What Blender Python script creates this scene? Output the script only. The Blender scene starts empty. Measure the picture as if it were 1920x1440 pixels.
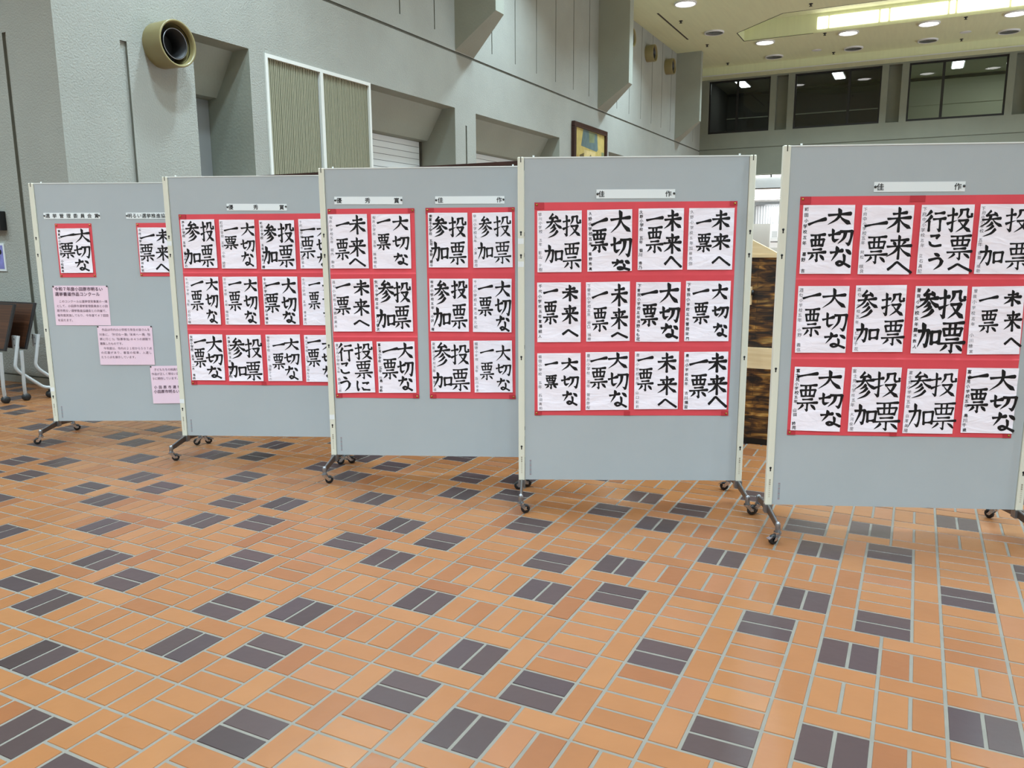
import bpy, math, random
from mathutils import Vector, Matrix
random.seed(7)
PI = math.pi
S = bpy.context.scene
COL = S.collection

# ------------------------------------------------------------------ camera, world, exposure
cam_data = bpy.data.cameras.new('camera')
cam_data.sensor_width = 36.0
cam_data.lens = 1489.0 / 1920.0 * 36.0
cam_data.clip_end = 200.0
cam = bpy.data.objects.new('camera', cam_data)
COL.objects.link(cam)
_r = ((0.892443, 0.451129, -0.005258), (-0.074248, 0.158356, 0.984587), (0.445008, -0.878297, 0.174819))
_m = Matrix((_r[0], _r[1], _r[2])).transposed().to_4x4()
_m.translation = Vector((0.2172, -2.7795, 1.4540))
cam.matrix_world = _m
S.camera = cam

world = bpy.data.worlds.new('world')
S.world = world
world.use_nodes = True
world.node_tree.nodes['Background'].inputs[0].default_value = (0.9, 1.0, 0.95, 1)
world.node_tree.nodes['Background'].inputs[1].default_value = 0.05
S.view_settings.view_transform = 'Standard'
S.view_settings.look = 'None'
S.view_settings.gamma = 1.0
S.view_settings.use_curve_mapping = False
S.view_settings.exposure = 0.1
try:
    S.cycles.use_denoising = True
    S.cycles.sample_clamp_indirect = 6.0
except Exception:
    pass

CEIL_Z = 7.42
WALL_X = -7.2
LAMP_W = 105.0
LAMP_C = (0.68, 0.875, 1.0)


def lamp(name, loc, power, size, color=LAMP_C, rot=(0, 0, 0), shape='DISK', size_y=None, spread=None):
    d = bpy.data.lights.new(name, 'AREA')
    d.shape = shape
    d.size = size
    if size_y:
        d.size_y = size_y
    d.energy = power
    d.color = color
    if spread:
        d.spread = math.radians(spread)
    o = bpy.data.objects.new(name, d)
    o.location = loc
    o.rotation_euler = rot
    COL.objects.link(o)
    return o


# the hall's recessed downlights, plus unseen rows, some added as fill
LIT = [(-5.53, 18.4), (-4.42, 23.47), (-2.08, 23.47), (0.0, 23.45), (2.05, 23.42)]
UNLIT = [(-5.53, 21.6), (-4.48, 25.58), (-2.09, 25.58), (-0.02, 25.56), (2.07, 25.5)]
GRID = [(x, y) for x in (-4.42, -2.08, 0.0, 2.05, 4.1, 6.2) for y in (-11.55, -8.05, -4.55, 2.45, 9.45, 16.45)] + [(-5.53, y) for y in (-9.6, -2.6, 4.4, 11.4)] + [(x, y) for x in (-8.9, -11.4) for y in (-8.05, -4.55, -1.3)]  # unseen lamps; some front and far-left ones added to brighten boards and wall
for _x, _y in LIT + GRID:
    lamp('downlight_and_fill', (_x, _y, CEIL_Z - 0.05), LAMP_W * (1.2 if _x == -5.53 else 1.12 if -9 < _y < 0 else 1.35 if _y == 2.45 else 0.95), 0.44, spread=130)


# ------------------------------------------------------------------ materials
def lin(c):
    c = c / 255.0
    return c / 12.92 if c <= 0.04045 else ((c + 0.055) / 1.055) ** 2.4


def rgb(r, g, b):
    return (lin(r), lin(g), lin(b), 1.0)


MATS = {}


def mat(name, color, rough=0.6, metal=0.0, var=0.0, vscale=6.0, bump=0.0, bscale=40.0, bdist=0.01, spec=0.5, stretch=None, coat=0.0):
    """principled material with procedural colour variation and bump"""
    m = bpy.data.materials.new(name)
    m.use_nodes = True
    nt = m.node_tree
    b = nt.nodes['Principled BSDF']
    b.inputs['Base Color'].default_value = color
    b.inputs['Roughness'].default_value = rough
    b.inputs['Metallic'].default_value = metal
    b.inputs['Specular IOR Level'].default_value = spec
    if coat:
        b.inputs['Coat Weight'].default_value = coat
    tc = nt.nodes.new('ShaderNodeTexCoord')
    vec = tc.outputs['Object']
    if stretch:
        mp = nt.nodes.new('ShaderNodeMapping')
        mp.inputs['Scale'].default_value = stretch
        nt.links.new(vec, mp.inputs['Vector'])
        vec = mp.outputs['Vector']
    if var > 0:
        n = nt.nodes.new('ShaderNodeTexNoise')
        n.inputs['Scale'].default_value = vscale
        n.inputs['Detail'].default_value = 5.0
        nt.links.new(vec, n.inputs['Vector'])
        r = nt.nodes.new('ShaderNodeValToRGB')
        r.color_ramp.elements[0].position = 0.3
        r.color_ramp.elements[1].position = 0.7
        lo = [max(0, c * (1 - var)) for c in color[:3]] + [1]
        hi = [min(1, c * (1 + var)) for c in color[:3]] + [1]
        r.color_ramp.elements[0].color = lo
        r.color_ramp.elements[1].color = hi
        nt.links.new(n.outputs['Fac'], r.inputs['Fac'])
        nt.links.new(r.outputs['Color'], b.inputs['Base Color'])
    if bump > 0:
        n2 = nt.nodes.new('ShaderNodeTexNoise')
        n2.inputs['Scale'].default_value = bscale
        n2.inputs['Detail'].default_value = 4.0
        nt.links.new(vec, n2.inputs['Vector'])
        bp = nt.nodes.new('ShaderNodeBump')
        bp.inputs['Strength'].default_value = bump
        bp.inputs['Distance'].default_value = bdist
        nt.links.new(n2.outputs['Fac'], bp.inputs['Height'])
        nt.links.new(bp.outputs['Normal'], b.inputs['Normal'])
    MATS[name] = m
    return m


def emit(name, color, strength):
    m = bpy.data.materials.new(name)
    m.use_nodes = True
    nt = m.node_tree
    b = nt.nodes['Principled BSDF']
    b.inputs['Base Color'].default_value = (0.8, 0.8, 0.8, 1)
    b.inputs['Emission Color'].default_value = color
    b.inputs['Emission Strength'].default_value = strength
    MATS[name] = m
    return m


def tile_mat(name, lo, hi, rough):
    """glazed floor tile: each tile gets its own tone from a per-tile random attribute"""
    m = bpy.data.materials.new(name)
    m.use_nodes = True
    nt = m.node_tree
    b = nt.nodes['Principled BSDF']
    at = nt.nodes.new('ShaderNodeAttribute')
    at.attribute_name = 'tone'
    r = nt.nodes.new('ShaderNodeValToRGB')
    el = r.color_ramp.elements
    el[0].position, el[0].color = 0.0, lo[0]
    el[1].position, el[1].color = 1.0, lo[-1]
    for i, c in enumerate(lo[1:-1]):
        e = el.new((i + 1) / (len(lo) - 1))
        e.color = c
    nt.links.new(at.outputs['Fac'], r.inputs['Fac'])
    tc = nt.nodes.new('ShaderNodeTexCoord')
    n = nt.nodes.new('ShaderNodeTexNoise')
    n.inputs['Scale'].default_value = 9.0
    n.inputs['Detail'].default_value = 4.0
    nt.links.new(tc.outputs['Object'], n.inputs['Vector'])
    hs = nt.nodes.new('ShaderNodeHueSaturation')
    mr = nt.nodes.new('ShaderNodeMapRange')
    mr.inputs['To Min'].default_value = 1 - hi
    mr.inputs['To Max'].default_value = 1 + hi
    nt.links.new(n.outputs['Fac'], mr.inputs['Value'])
    nt.links.new(mr.outputs['Result'], hs.inputs['Value'])
    nt.links.new(r.outputs['Color'], hs.inputs['Color'])
    nt.links.new(hs.outputs['Color'], b.inputs['Base Color'])
    b.inputs['Roughness'].default_value = rough
    n3 = nt.nodes.new('ShaderNodeTexNoise')
    n3.inputs['Scale'].default_value = 14.0
    nt.links.new(tc.outputs['Object'], n3.inputs['Vector'])
    bp = nt.nodes.new('ShaderNodeBump')
    bp.inputs['Strength'].default_value = 0.12
    bp.inputs['Distance'].default_value = 0.01
    nt.links.new(n3.outputs['Fac'], bp.inputs['Height'])
    nt.links.new(bp.outputs['Normal'], b.inputs['Normal'])
    MATS[name] = m
    return m


def paper_mat(name, color, wrinkle=0.35):
    """thin rice paper with cockled horizontal wrinkles"""
    m = mat(name, color, 0.75, var=0.02, vscale=9)
    nt = m.node_tree
    b = nt.nodes['Principled BSDF']
    tc = nt.nodes.new('ShaderNodeTexCoord')
    geo = nt.nodes.new('ShaderNodeObjectInfo')
    add = nt.nodes.new('ShaderNodeVectorMath')
    add.operation = 'ADD'
    nt.links.new(tc.outputs['Object'], add.inputs[0])
    nt.links.new(geo.outputs['Location'], add.inputs[1])
    mp = nt.nodes.new('ShaderNodeMapping')
    mp.inputs['Scale'].default_value = (5, 5, 15)
    nt.links.new(add.outputs[0], mp.inputs['Vector'])
    n = nt.nodes.new('ShaderNodeTexNoise')
    n.inputs['Scale'].default_value = 1.6
    n.inputs['Detail'].default_value = 3.0
    n.inputs['Distortion'].default_value = 1.2
    nt.links.new(mp.outputs['Vector'], n.inputs['Vector'])
    bp = nt.nodes.new('ShaderNodeBump')
    bp.inputs['Strength'].default_value = wrinkle
    bp.inputs['Distance'].default_value = 0.02
    nt.links.new(n.outputs['Fac'], bp.inputs['Height'])
    nt.links.new(bp.outputs['Normal'], b.inputs['Normal'])
    return m


def burnt_mat(name):
    """rows of thin planks, scorched dark in patches"""
    m = mat(name, (0.3, 0.15, 0.04, 1), 0.55)
    nt = m.node_tree
    b = nt.nodes['Principled BSDF']
    tc = nt.nodes.new('ShaderNodeTexCoord')
    sep = nt.nodes.new('ShaderNodeSeparateXYZ')
    cmb = nt.nodes.new('ShaderNodeCombineXYZ')
    nt.links.new(tc.outputs['Object'], sep.inputs[0])
    nt.links.new(sep.outputs['X'], cmb.inputs['X'])
    nt.links.new(sep.outputs['Z'], cmb.inputs['Y'])
    br = nt.nodes.new('ShaderNodeTexBrick')
    br.inputs['Scale'].default_value = 1.0
    br.inputs['Brick Width'].default_value = 0.24
    br.inputs['Row Height'].default_value = 0.03
    br.inputs['Mortar Size'].default_value = 0.0016
    br.inputs['Color1'].default_value = (0.4, 0.4, 0.4, 1)
    br.inputs['Color2'].default_value = (1, 1, 1, 1)
    br.inputs['Mortar'].default_value = (0.12, 0.12, 0.12, 1)
    nt.links.new(cmb.outputs[0], br.inputs['Vector'])
    mp = nt.nodes.new('ShaderNodeMapping')
    mp.inputs['Scale'].default_value = (7, 7, 24)
    nt.links.new(tc.outputs['Object'], mp.inputs['Vector'])
    n = nt.nodes.new('ShaderNodeTexNoise')
    n.inputs['Scale'].default_value = 1.0
    n.inputs['Detail'].default_value = 6.0
    n.inputs['Distortion'].default_value = 0.8
    nt.links.new(mp.outputs['Vector'], n.inputs['Vector'])
    r = nt.nodes.new('ShaderNodeValToRGB')
    el = r.color_ramp.elements
    el[0].position, el[0].color = 0.36, rgb(30, 18, 8)
    el[1].position, el[1].color = 0.72, rgb(214, 168, 92)
    e = el.new(0.47)
    e.color = rgb(92, 56, 22)
    e = el.new(0.58)
    e.color = rgb(160, 108, 44)
    nt.links.new(n.outputs['Fac'], r.inputs['Fac'])
    mx = nt.nodes.new('ShaderNodeMix')
    mx.data_type = 'RGBA'
    mx.blend_type = 'MULTIPLY'
    mx.inputs['Factor'].default_value = 1.0
    nt.links.new(r.outputs['Color'], mx.inputs[6])
    nt.links.new(br.outputs['Color'], mx.inputs[7])
    nt.links.new(mx.outputs[2], b.inputs['Base Color'])
    return m


def wood_mat(name, c0, c1, rough=0.45, scale=(3, 40, 40)):
    m = mat(name, c0, rough)
    nt = m.node_tree
    b = nt.nodes['Principled BSDF']
    tc = nt.nodes.new('ShaderNodeTexCoord')
    mp = nt.nodes.new('ShaderNodeMapping')
    mp.inputs['Scale'].default_value = scale
    nt.links.new(tc.outputs['Object'], mp.inputs['Vector'])
    n = nt.nodes.new('ShaderNodeTexNoise')
    n.inputs['Scale'].default_value = 1.0
    n.inputs['Detail'].default_value = 6.0
    nt.links.new(mp.outputs['Vector'], n.inputs['Vector'])
    r = nt.nodes.new('ShaderNodeValToRGB')
    r.color_ramp.elements[0].position, r.color_ramp.elements[0].color = 0.3, c0
    r.color_ramp.elements[1].position, r.color_ramp.elements[1].color = 0.7, c1
    nt.links.new(n.outputs['Fac'], r.inputs['Fac'])
    nt.links.new(r.outputs['Color'], b.inputs['Base Color'])
    return m


def glass_mat(name):
    m = bpy.data.materials.new(name)
    m.use_nodes = True
    nt = m.node_tree
    out = nt.nodes['Material Output']
    nt.nodes.remove(nt.nodes['Principled BSDF'])
    tr = nt.nodes.new('ShaderNodeBsdfTransparent')
    tr.inputs[0].default_value = (0.72, 0.76, 0.74, 1)
    gl = nt.nodes.new('ShaderNodeBsdfGlossy')
    gl.inputs['Roughness'].default_value = 0.01
    fr = nt.nodes.new('ShaderNodeFresnel')
    fr.inputs['IOR'].default_value = 1.55
    mx = nt.nodes.new('ShaderNodeMixShader')
    nt.links.new(fr.outputs[0], mx.inputs[0])
    nt.links.new(tr.outputs[0], mx.inputs[1])
    nt.links.new(gl.outputs[0], mx.inputs[2])
    nt.links.new(mx.outputs[0], out.inputs['Surface'])
    MATS[name] = m
    return m


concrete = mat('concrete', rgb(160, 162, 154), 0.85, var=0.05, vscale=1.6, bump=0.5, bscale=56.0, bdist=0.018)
concrete_far_shaded = mat('concrete_far_shaded', rgb(132, 136, 122), 0.8, var=0.06, vscale=1.2, bump=0.25, bscale=30.0)  # concrete copy, the dimness of the far end put into its colour
concrete_fine = mat('concrete_fine', rgb(158, 163, 151), 0.8, var=0.06, vscale=1.2, bump=0.25, bscale=30.0, bdist=0.01)
groove_m = mat('groove_shadow_gap', rgb(120, 122, 112), 0.9, var=0.1)
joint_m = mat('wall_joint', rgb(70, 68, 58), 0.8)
tile_o = tile_mat('tile_orange', [rgb(124, 76, 44), rgb(131, 83, 47), rgb(135, 87, 50), rgb(140, 93, 55), rgb(135, 87, 56)], 0.09, 0.32)
tile_d = tile_mat('tile_dark', [rgb(54, 42, 41), rgb(66, 51, 49), rgb(60, 48, 49)], 0.06, 0.32)
grout = mat('grout', rgb(110, 104, 94), 0.85, var=0.08, vscale=12)
ceil_m = mat('ceiling_board', rgb(226, 231, 190), 0.75, var=0.03, vscale=0.8, bump=0.15, bscale=60.0, stretch=(14, 1, 1))
felt = mat('grey_felt', rgb(173, 178, 180), 0.95, var=0.02, vscale=3, bump=0.15, bscale=400, bdist=0.002)
cream = mat('cream_metal', rgb(218, 215, 198), 0.45)
rail_w = mat('white_trim', rgb(225, 228, 224), 0.5)
chrome = mat('chrome', rgb(190, 190, 192), 0.22, metal=1.0)
dull_metal = mat('dull_metal', rgb(150, 150, 152), 0.4, metal=0.9)
dark_metal = mat('dark_leg_metal', rgb(98, 90, 86), 0.35, metal=0.8)
reflector_m = mat('downlight_reflector', rgb(112, 116, 114), 0.35, metal=0.4)
rubber = mat('black_rubber', rgb(22, 22, 23), 0.5)
black = mat('black', rgb(12, 12, 12), 0.5)
white_plastic = mat('white_plastic', rgb(228, 230, 230), 0.4)
ink = mat('ink', rgb(20, 18, 20), 0.55, spec=0.3)
ink_soft = mat('ink_soft', rgb(70, 66, 70), 0.7)
ink_print = mat('print_ink', rgb(28, 28, 30), 0.6)
ink_violet = mat('print_violet', rgb(108, 84, 98), 0.7)
ink_violet_d = mat('print_violet_dark', rgb(84, 58, 76), 0.7)
paper = paper_mat('rice_paper', rgb(246, 237, 245), 0.2)
red_m = mat('red_backing', rgb(222, 74, 84), 0.7, var=0.04, vscale=5, bump=0.12, bscale=9)
red_dark = mat('red_overlap', rgb(186, 44, 56), 0.6)
pink_m = mat('pink_notice', rgb(238, 208, 222), 0.7, var=0.015, vscale=4)
strip_m = mat('white_strip', rgb(232, 236, 236), 0.25)
brass = mat('brass_tack', rgb(176, 140, 70), 0.3, metal=0.9)
tack_dark = mat('dark_tack', rgb(60, 60, 58), 0.35, metal=0.5)
fill_glow = emit('added_fill_pane', (0.84, 0.92, 1.0, 1), 3.2)  # glow of the added fill panes
fill_glow_dim = emit('added_dim_fill_pane', (0.84, 0.92, 1.0, 1), 0.8)
bronze = mat('bronze_paint', rgb(140, 130, 88), 0.35, spec=0.6)
shutter_m = mat('white_shutter', rgb(226, 232, 232), 0.5)
shutter_line = mat('shutter_line', rgb(80, 84, 84), 0.8)
grey_door = mat('grey_door', rgb(150, 154, 154), 0.6)
slat_m = mat('louvre_slat', rgb(154, 152, 128), 0.6)
louvre_back = mat('louvre_dark', rgb(60, 56, 38), 0.9)
frame_w = mat('white_frame', rgb(226, 228, 222), 0.45)
win_frame = mat('black_window_frame', rgb(16, 15, 15), 0.4)
glass = glass_mat('window_glass')
painted_dim_room = mat('painted_dim_room', rgb(62, 62, 58), 0.9)  # wall colour darkened to stand for the unlit rooms
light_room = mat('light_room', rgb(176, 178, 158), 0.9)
lit = emit('lit_diffuser', (1, 0.985, 0.95, 1), 9.0)
tube = emit('lit_tube', (0.95, 1.0, 0.99, 1), 3.0)
panel_lit = emit('lit_panel', (1, 0.97, 0.84, 1), 3.2)
sky_room = emit('lit_window_fixture', (0.92, 1.0, 0.98, 1), 9.0)
dark_wood = wood_mat('dark_wood', rgb(44, 22, 14), rgb(66, 34, 22), 0.4)
table_wood = wood_mat('table_wood', rgb(52, 30, 20), rgb(84, 52, 34), 0.4, (2, 30, 60))
black_edge = mat('black_edging', rgb(26, 24, 24), 0.5)
grey_tube = mat('grey_paint_tube', rgb(186, 190, 190), 0.35, metal=0.3)
burnt = burnt_mat('burnt_planks')
pine = wood_mat('pale_pine', rgb(222, 190, 142), rgb(238, 212, 168), 0.5, (3, 20, 50))
office_white = mat('office_white', rgb(232, 236, 236), 0.8)
office_grey = mat('office_partition_grey', rgb(196, 200, 196), 0.8)
curtain_m = mat('white_curtain', rgb(228, 230, 232), 0.85)
green_m = mat('green_panel', rgb(50, 100, 78), 0.4)
poster_m = mat('violet_poster', rgb(128, 128, 190), 0.5, var=0.25, vscale=14)
poster_w = mat('poster_border', rgb(222, 226, 226), 0.5)


# ------------------------------------------------------------------ mesh helpers
class MB:
    def __init__(self):
        self.v, self.f, self.m, self.sm = [], [], [], []

    def add(self, verts, faces, m=0, smooth=False):
        n = len(self.v)
        self.v += [tuple(p) for p in verts]
        for f in faces:
            self.f.append(tuple(i + n for i in f))
            self.m.append(m)
            self.sm.append(smooth)

    def box(self, a, b, m=0):
        x0, y0, z0 = a
        x1, y1, z1 = b
        self.add([(x0, y0, z0), (x1, y0, z0), (x1, y1, z0), (x0, y1, z0), (x0, y0, z1), (x1, y0, z1), (x1, y1, z1), (x0, y1, z1)],
                 [(0, 3, 2, 1), (4, 5, 6, 7), (0, 1, 5, 4), (1, 2, 6, 5), (2, 3, 7, 6), (3, 0, 4, 7)], m)

    def hull8(self, lo, hi, m=0):
        """two matching quads joined into a solid"""
        n = len(lo)
        fs = [tuple(range(n))[::-1], tuple(range(n, 2 * n))]
        for i in range(n):
            j = (i + 1) % n
            fs.append((i, j, n + j, n + i))
        self.add(list(lo) + list(hi), fs, m)

    def quad(self, a, b, c, d, m=0):
        self.add([a, b, c, d], [(0, 1, 2, 3)], m)

    def cyl(self, p0, p1, r0, r1=None, n=16, m=0, caps=True, smooth=True):
        r1 = r0 if r1 is None else r1
        p0, p1 = Vector(p0), Vector(p1)
        d = (p1 - p0).normalized()
        u = d.orthogonal().normalized()
        w = d.cross(u)
        vs = []
        for p, r in ((p0, r0), (p1, r1)):
            for i in range(n):
                t = 2 * PI * i / n
                vs.append(p + (u * math.cos(t) + w * math.sin(t)) * r)
        self.add(vs, [(i, (i + 1) % n, n + (i + 1) % n, n + i) for i in range(n)], m, smooth)
        if caps:
            self.add(vs[:n], [tuple(range(n))[::-1]], m)
            self.add(vs[n:], [tuple(range(n))], m)

    def lathe(self, c, axis, prof, n=24, m=0, smooth=True):
        """prof: (distance along axis, radius)"""
        c, d = Vector(c), Vector(axis).normalized()
        u = d.orthogonal().normalized()
        w = d.cross(u)
        vs = []
        for h, r in prof:
            for i in range(n):
                t = 2 * PI * i / n
                vs.append(c + d * h + (u * math.cos(t) + w * math.sin(t)) * max(r, 1e-5))
        fs = []
        for k in range(len(prof) - 1):
            for i in range(n):
                j = (i + 1) % n
                fs.append((k * n + i, k * n + j, (k + 1) * n + j, (k + 1) * n + i))
        self.add(vs, fs, m, smooth)

    def tube(self, pts, r, n=10, m=0):
        pts = [Vector(p) for p in pts]
        # round the corners
        out = [pts[0]]
        for i in range(1, len(pts) - 1):
            a, b, c = pts[i - 1], pts[i], pts[i + 1]
            la, lc = (a - b).length, (c - b).length
            k = min(0.06, la * 0.45, lc * 0.45)
            p, q = b + (a - b).normalized() * k, b + (c - b).normalized() * k
            for t in (0, 0.25, 0.5, 0.75, 1):
                out.append(p * (1 - t) ** 2 + b * 2 * t * (1 - t) + q * t * t)
        out.append(pts[-1])
        vs = []
        u = None
        for i, p in enumerate(out):
            d = (out[min(i + 1, len(out) - 1)] - out[max(i - 1, 0)]).normalized()
            if u is None:
                u = d.orthogonal().normalized()
            u = (u - d * u.dot(d)).normalized()
            w = d.cross(u)
            for k in range(n):
                t = 2 * PI * k / n
                vs.append(p + (u * math.cos(t) + w * math.sin(t)) * r)
        fs = []
        for i in range(len(out) - 1):
            for k in range(n):
                j = (k + 1) % n
                fs.append((i * n + k, i * n + j, (i + 1) * n + j, (i + 1) * n + k))
        self.add(vs, fs, m, True)
        self.add(vs[:n], [tuple(range(n))[::-1]], m)
        self.add(vs[-n:], [tuple(range(n))], m)

    def build(self, name, mats, parent=None, bevel=0.0):
        me = bpy.data.meshes.new(name)
        me.from_pydata(self.v, [], self.f)
        for k in (mats if isinstance(mats, (list, tuple)) else [mats]):
            me.materials.append(k)
        me.polygons.foreach_set('material_index', self.m)
        me.polygons.foreach_set('use_smooth', self.sm)
        me.update()
        o = bpy.data.objects.new(name, me)
        COL.objects.link(o)
        if parent:
            o.parent = parent
        if bevel:
            b = o.modifiers.new('bevel', 'BEVEL')
            b.width = bevel
            b.segments = 2
            b.limit_method = 'ANGLE'
        return o


def tag(o, label, cat, group=None):
    o['label'] = label
    o['category'] = cat
    if group:
        o['group'] = group
    return o


def empty(name, loc, rz, label, cat, group=None):
    o = bpy.data.objects.new(name, None)
    o.empty_display_size = 0.1
    COL.objects.link(o)
    o.location = loc
    o.rotation_euler = (0, 0, rz)
    return tag(o, label, cat, group)


def struct(o):
    o['kind'] = 'structure'
    return o


def copy_tree(o, parent=None):
    c = o.copy()
    COL.objects.link(c)
    if parent:
        c.parent = parent
    for ch in list(o.children):
        copy_tree(ch, c)
    return c

# ------------------------------------------------------------------ floor: basket-weave tile blocks
def build_floor():
    U = 0.1
    J = 0.0046          # half joint
    B = 0.0022
    V, F, MI, TONE = [], [], [], []

    def tile(x0, y0, x1, y1, dark):
        a, b, c, d = x0 * U + J, y0 * U + J, x1 * U - J, y1 * U - J
        n = len(V)
        dz = random.uniform(-0.0005, 0.0005)
        V.extend([(a, b, -0.004), (c, b, -0.004), (c, d, -0.004), (a, d, -0.004),
                  (a + B, b + B, dz), (c - B, b + B, dz), (c - B, d - B, dz), (a + B, d - B, dz)])
        t = min(1.0, max(0.0, random.gauss(0.5, 0.27)))
        for f in ((4, 5, 6, 7), (0, 1, 5, 4), (1, 2, 6, 5), (2, 3, 7, 6), (3, 0, 4, 7)):
            F.append(tuple(n + i for i in f))
            MI.append(2 if dark else 1)
            TONE.append(t)

    for i in range(-14, 10):
        for j in range(-6, 28):
            ox, oy = 10 * i, 10 * j - 7
            vert = (i + j) % 2 == 0

            def put(a0, b0, a1, b1, dark):
                # a runs across the courses, b along them; turned by a quarter in alternate blocks
                if vert:
                    tile(ox + a0, oy + b0, ox + a1, oy + b1, dark)
                else:
                    tile(ox + b0, oy + a0, ox + b1, oy + a1, dark)
            for c in range(5):
                for r in range(3):
                    dark = (c in (0, 4) and r in (0, 2)) or (c == 2 and r == 1)
                    put(2 * c, 1 + 3 * r, 2 * c + 1, 3 + 3 * r, dark)
                    put(2 * c + 1, 1 + 3 * r, 2 * c + 2, 3 + 3 * r, dark)
                for r in range(4):
                    put(2 * c, 3 * r, 2 * c + 2, 3 * r + 1, False)
    n = len(V)
    # grout bed under the tiles, then plain floor out to the walls
    def q(x0, y0, x1, y1, z, m):
        k = len(V)
        V.extend([(x0, y0, z), (x1, y0, z), (x1, y1, z), (x0, y1, z)])
        F.append((k, k + 1, k + 2, k + 3))
        MI.append(m)
        TONE.append(0.5)
    q(-14, -16, 10, 40, -0.0022, 0)
    q(-14, 27.3, 10, 40, -0.001, 1)
    q(-14, -16, 10, -6.7, -0.001, 1)
    me = bpy.data.meshes.new('floor')
    me.from_pydata(V, [], F)
    for k in (grout, tile_o, tile_d):
        me.materials.append(k)
    me.polygons.foreach_set('material_index', MI)
    at = me.attributes.new('tone', 'FLOAT', 'FACE')
    at.data.foreach_set('value', TONE)
    me.update()
    o = bpy.data.objects.new('floor', me)
    COL.objects.link(o)
    struct(o)


build_floor()


# ------------------------------------------------------------------ walls
def wide(a, b):
    return 0.05 < b - a < 0.1


def relief_wall(name, cells_a, cells_b, depth, place, mats):
    """wall face over a grid of cells; depth(a,b) gives None for an opening or how far the cell is set back"""
    mb = MB()
    A, Bz = cells_a, cells_b
    D = [[depth((A[i] + A[i + 1]) / 2, (Bz[j] + Bz[j + 1]) / 2) for j in range(len(Bz) - 1)] for i in range(len(A) - 1)]
    for i in range(len(A) - 1):
        for j in range(len(Bz) - 1):
            d = D[i][j]
            if d is None:
                continue
            m = 1 if 0 < d and not (d == 0.03 and wide(A[i], A[i + 1])) else 0
            mb.quad(place(A[i], Bz[j], d), place(A[i + 1], Bz[j], d), place(A[i + 1], Bz[j + 1], d), place(A[i], Bz[j + 1], d), m)
            for (ii, jj, e0, e1) in ((i + 1, j, (A[i + 1], Bz[j]), (A[i + 1], Bz[j + 1])), (i, j + 1, (A[i + 1], Bz[j + 1]), (A[i], Bz[j + 1]))):
                if ii < len(D) and jj < len(D[0]) and D[ii][jj] is not None and D[ii][jj] != d:
                    e = D[ii][jj]
                    mb.quad(place(*e0, d), place(*e1, d), place(*e1, e), place(*e0, e), 1)
    return struct(mb.build(name, mats))


TRIM_Z = (4.685, 4.725)
OPEN = [(4.0, 4.86), (5.11, 9.71), (10.45, 14.29), (17.5, 21.4)]
OPEN_Z = 3.785
GROOVES = [8.1, 9.1, 11.1, 12.08, 13.07, 14.06, 15.08, 16.06, 18.08, 19.07, 20.1, 21.12, 22.14, 23.15, 26.05]
GW = 0.014
ya = {2.36, 27.05, 3.07, 3.15}
for a, b in OPEN:
    ya |= {a, b}
for g in GROOVES:
    ya |= {g - GW, g + GW}
ya |= {10.07, 10.12}
za = {0.0, OPEN_Z, TRIM_Z[0], TRIM_Z[1], 4.94, CEIL_Z, 0.45, 3.51, 3.53}


def dl(y, z):
    for a, b in OPEN:
        if a < y < b and z < OPEN_Z:
            return None
    if TRIM_Z[0] < z < TRIM_Z[1]:
        return 0.03
    if z > 4.94 and any(abs(y - g) < GW for g in GROOVES):
        return 0.015
    if 3.07 < y < 3.15 and 0.45 < z < 3.51:
        return 0.03
    if 10.07 < y < 10.12 and z < 3.53:
        return 0.02
    return 0.0


relief_wall('wall_left', sorted(ya), sorted(za), dl, lambda y, z, d: (WALL_X - d, y, z), [concrete, groove_m])

# deep recesses behind the openings: level soffit, sloping soffit, jambs
mb = MB()
for k, (a, b) in enumerate(OPEN):
    xs = [(WALL_X, OPEN_Z), (-7.46, OPEN_Z - 0.01), (-7.78, 3.26), (-7.94, 3.25), (-7.94, 3.1)]
    for (xa, z0), (xb, z1) in zip(xs, xs[1:]):
        mb.quad((xa, a, z0), (xa, b, z0), (xb, b, z1), (xb, a, z1), 0)
    for y, s in ((a, 1), (b, -1)):
        mb.add([(WALL_X, y, 0), (-8.3, y, 0), (-8.3, y, 3.25), (-7.78, y, 3.26), (-7.46, y, OPEN_Z - 0.01), (WALL_X, y, OPEN_Z)],
               [(0, 1, 2, 3, 4, 5)], 0)
mb.quad((-8.4, 2.36, 0), (-8.4, 27.05, 0), (-8.4, 27.05, 3.4), (-8.4, 2.36, 3.4), 0)
struct(mb.build('wall_left_recesses', [concrete_fine]))

# doors and roller shutters closing the recesses
def shutter(name, y0, y1, m, lines):
    s = MB()
    s.box((-7.97, y0 + 0.005, 0.0), (-7.93, y1 - 0.005, 3.24), 0)
    if lines:
        z = 0.1
        while z < 3.2:
            s.box((-7.935, y0 + 0.02, z), (-7.9285, y1 - 0.06, z + 0.007), 1)
            z += 0.105
        s.box((-7.935, y1 - 0.05, 0), (-7.90, y1 - 0.01, 3.245), 2)
    struct(s.build(name, [m, shutter_line, joint_m]))


shutter('door_1', 4.0, 4.86, grey_door, False)
shutter('door_2', 5.11, 9.71, shutter_m, True)
shutter('door_3', 10.45, 14.29, shutter_m, True)
shutter('door_4', 17.5, 21.4, shutter_m, True)

# rough wall facing the camera on the far left
xa = sorted({-13.5, -7.99, -7.93, WALL_X})
zb = sorted({0.0, 0.075, 0.09, 0.5, 3.515, CEIL_Z})


def dn(x, z):
    if 0.075 < z < 0.09:
        return 0.02
    if -7.99 < x < -7.93 and 0.5 < z < 3.515:
        return 0.03
    return 0.0


relief_wall('wall_front_left', xa, zb, dn, lambda x, z, d: (x, 2.36 + d, z), [concrete, groove_m])

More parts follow.
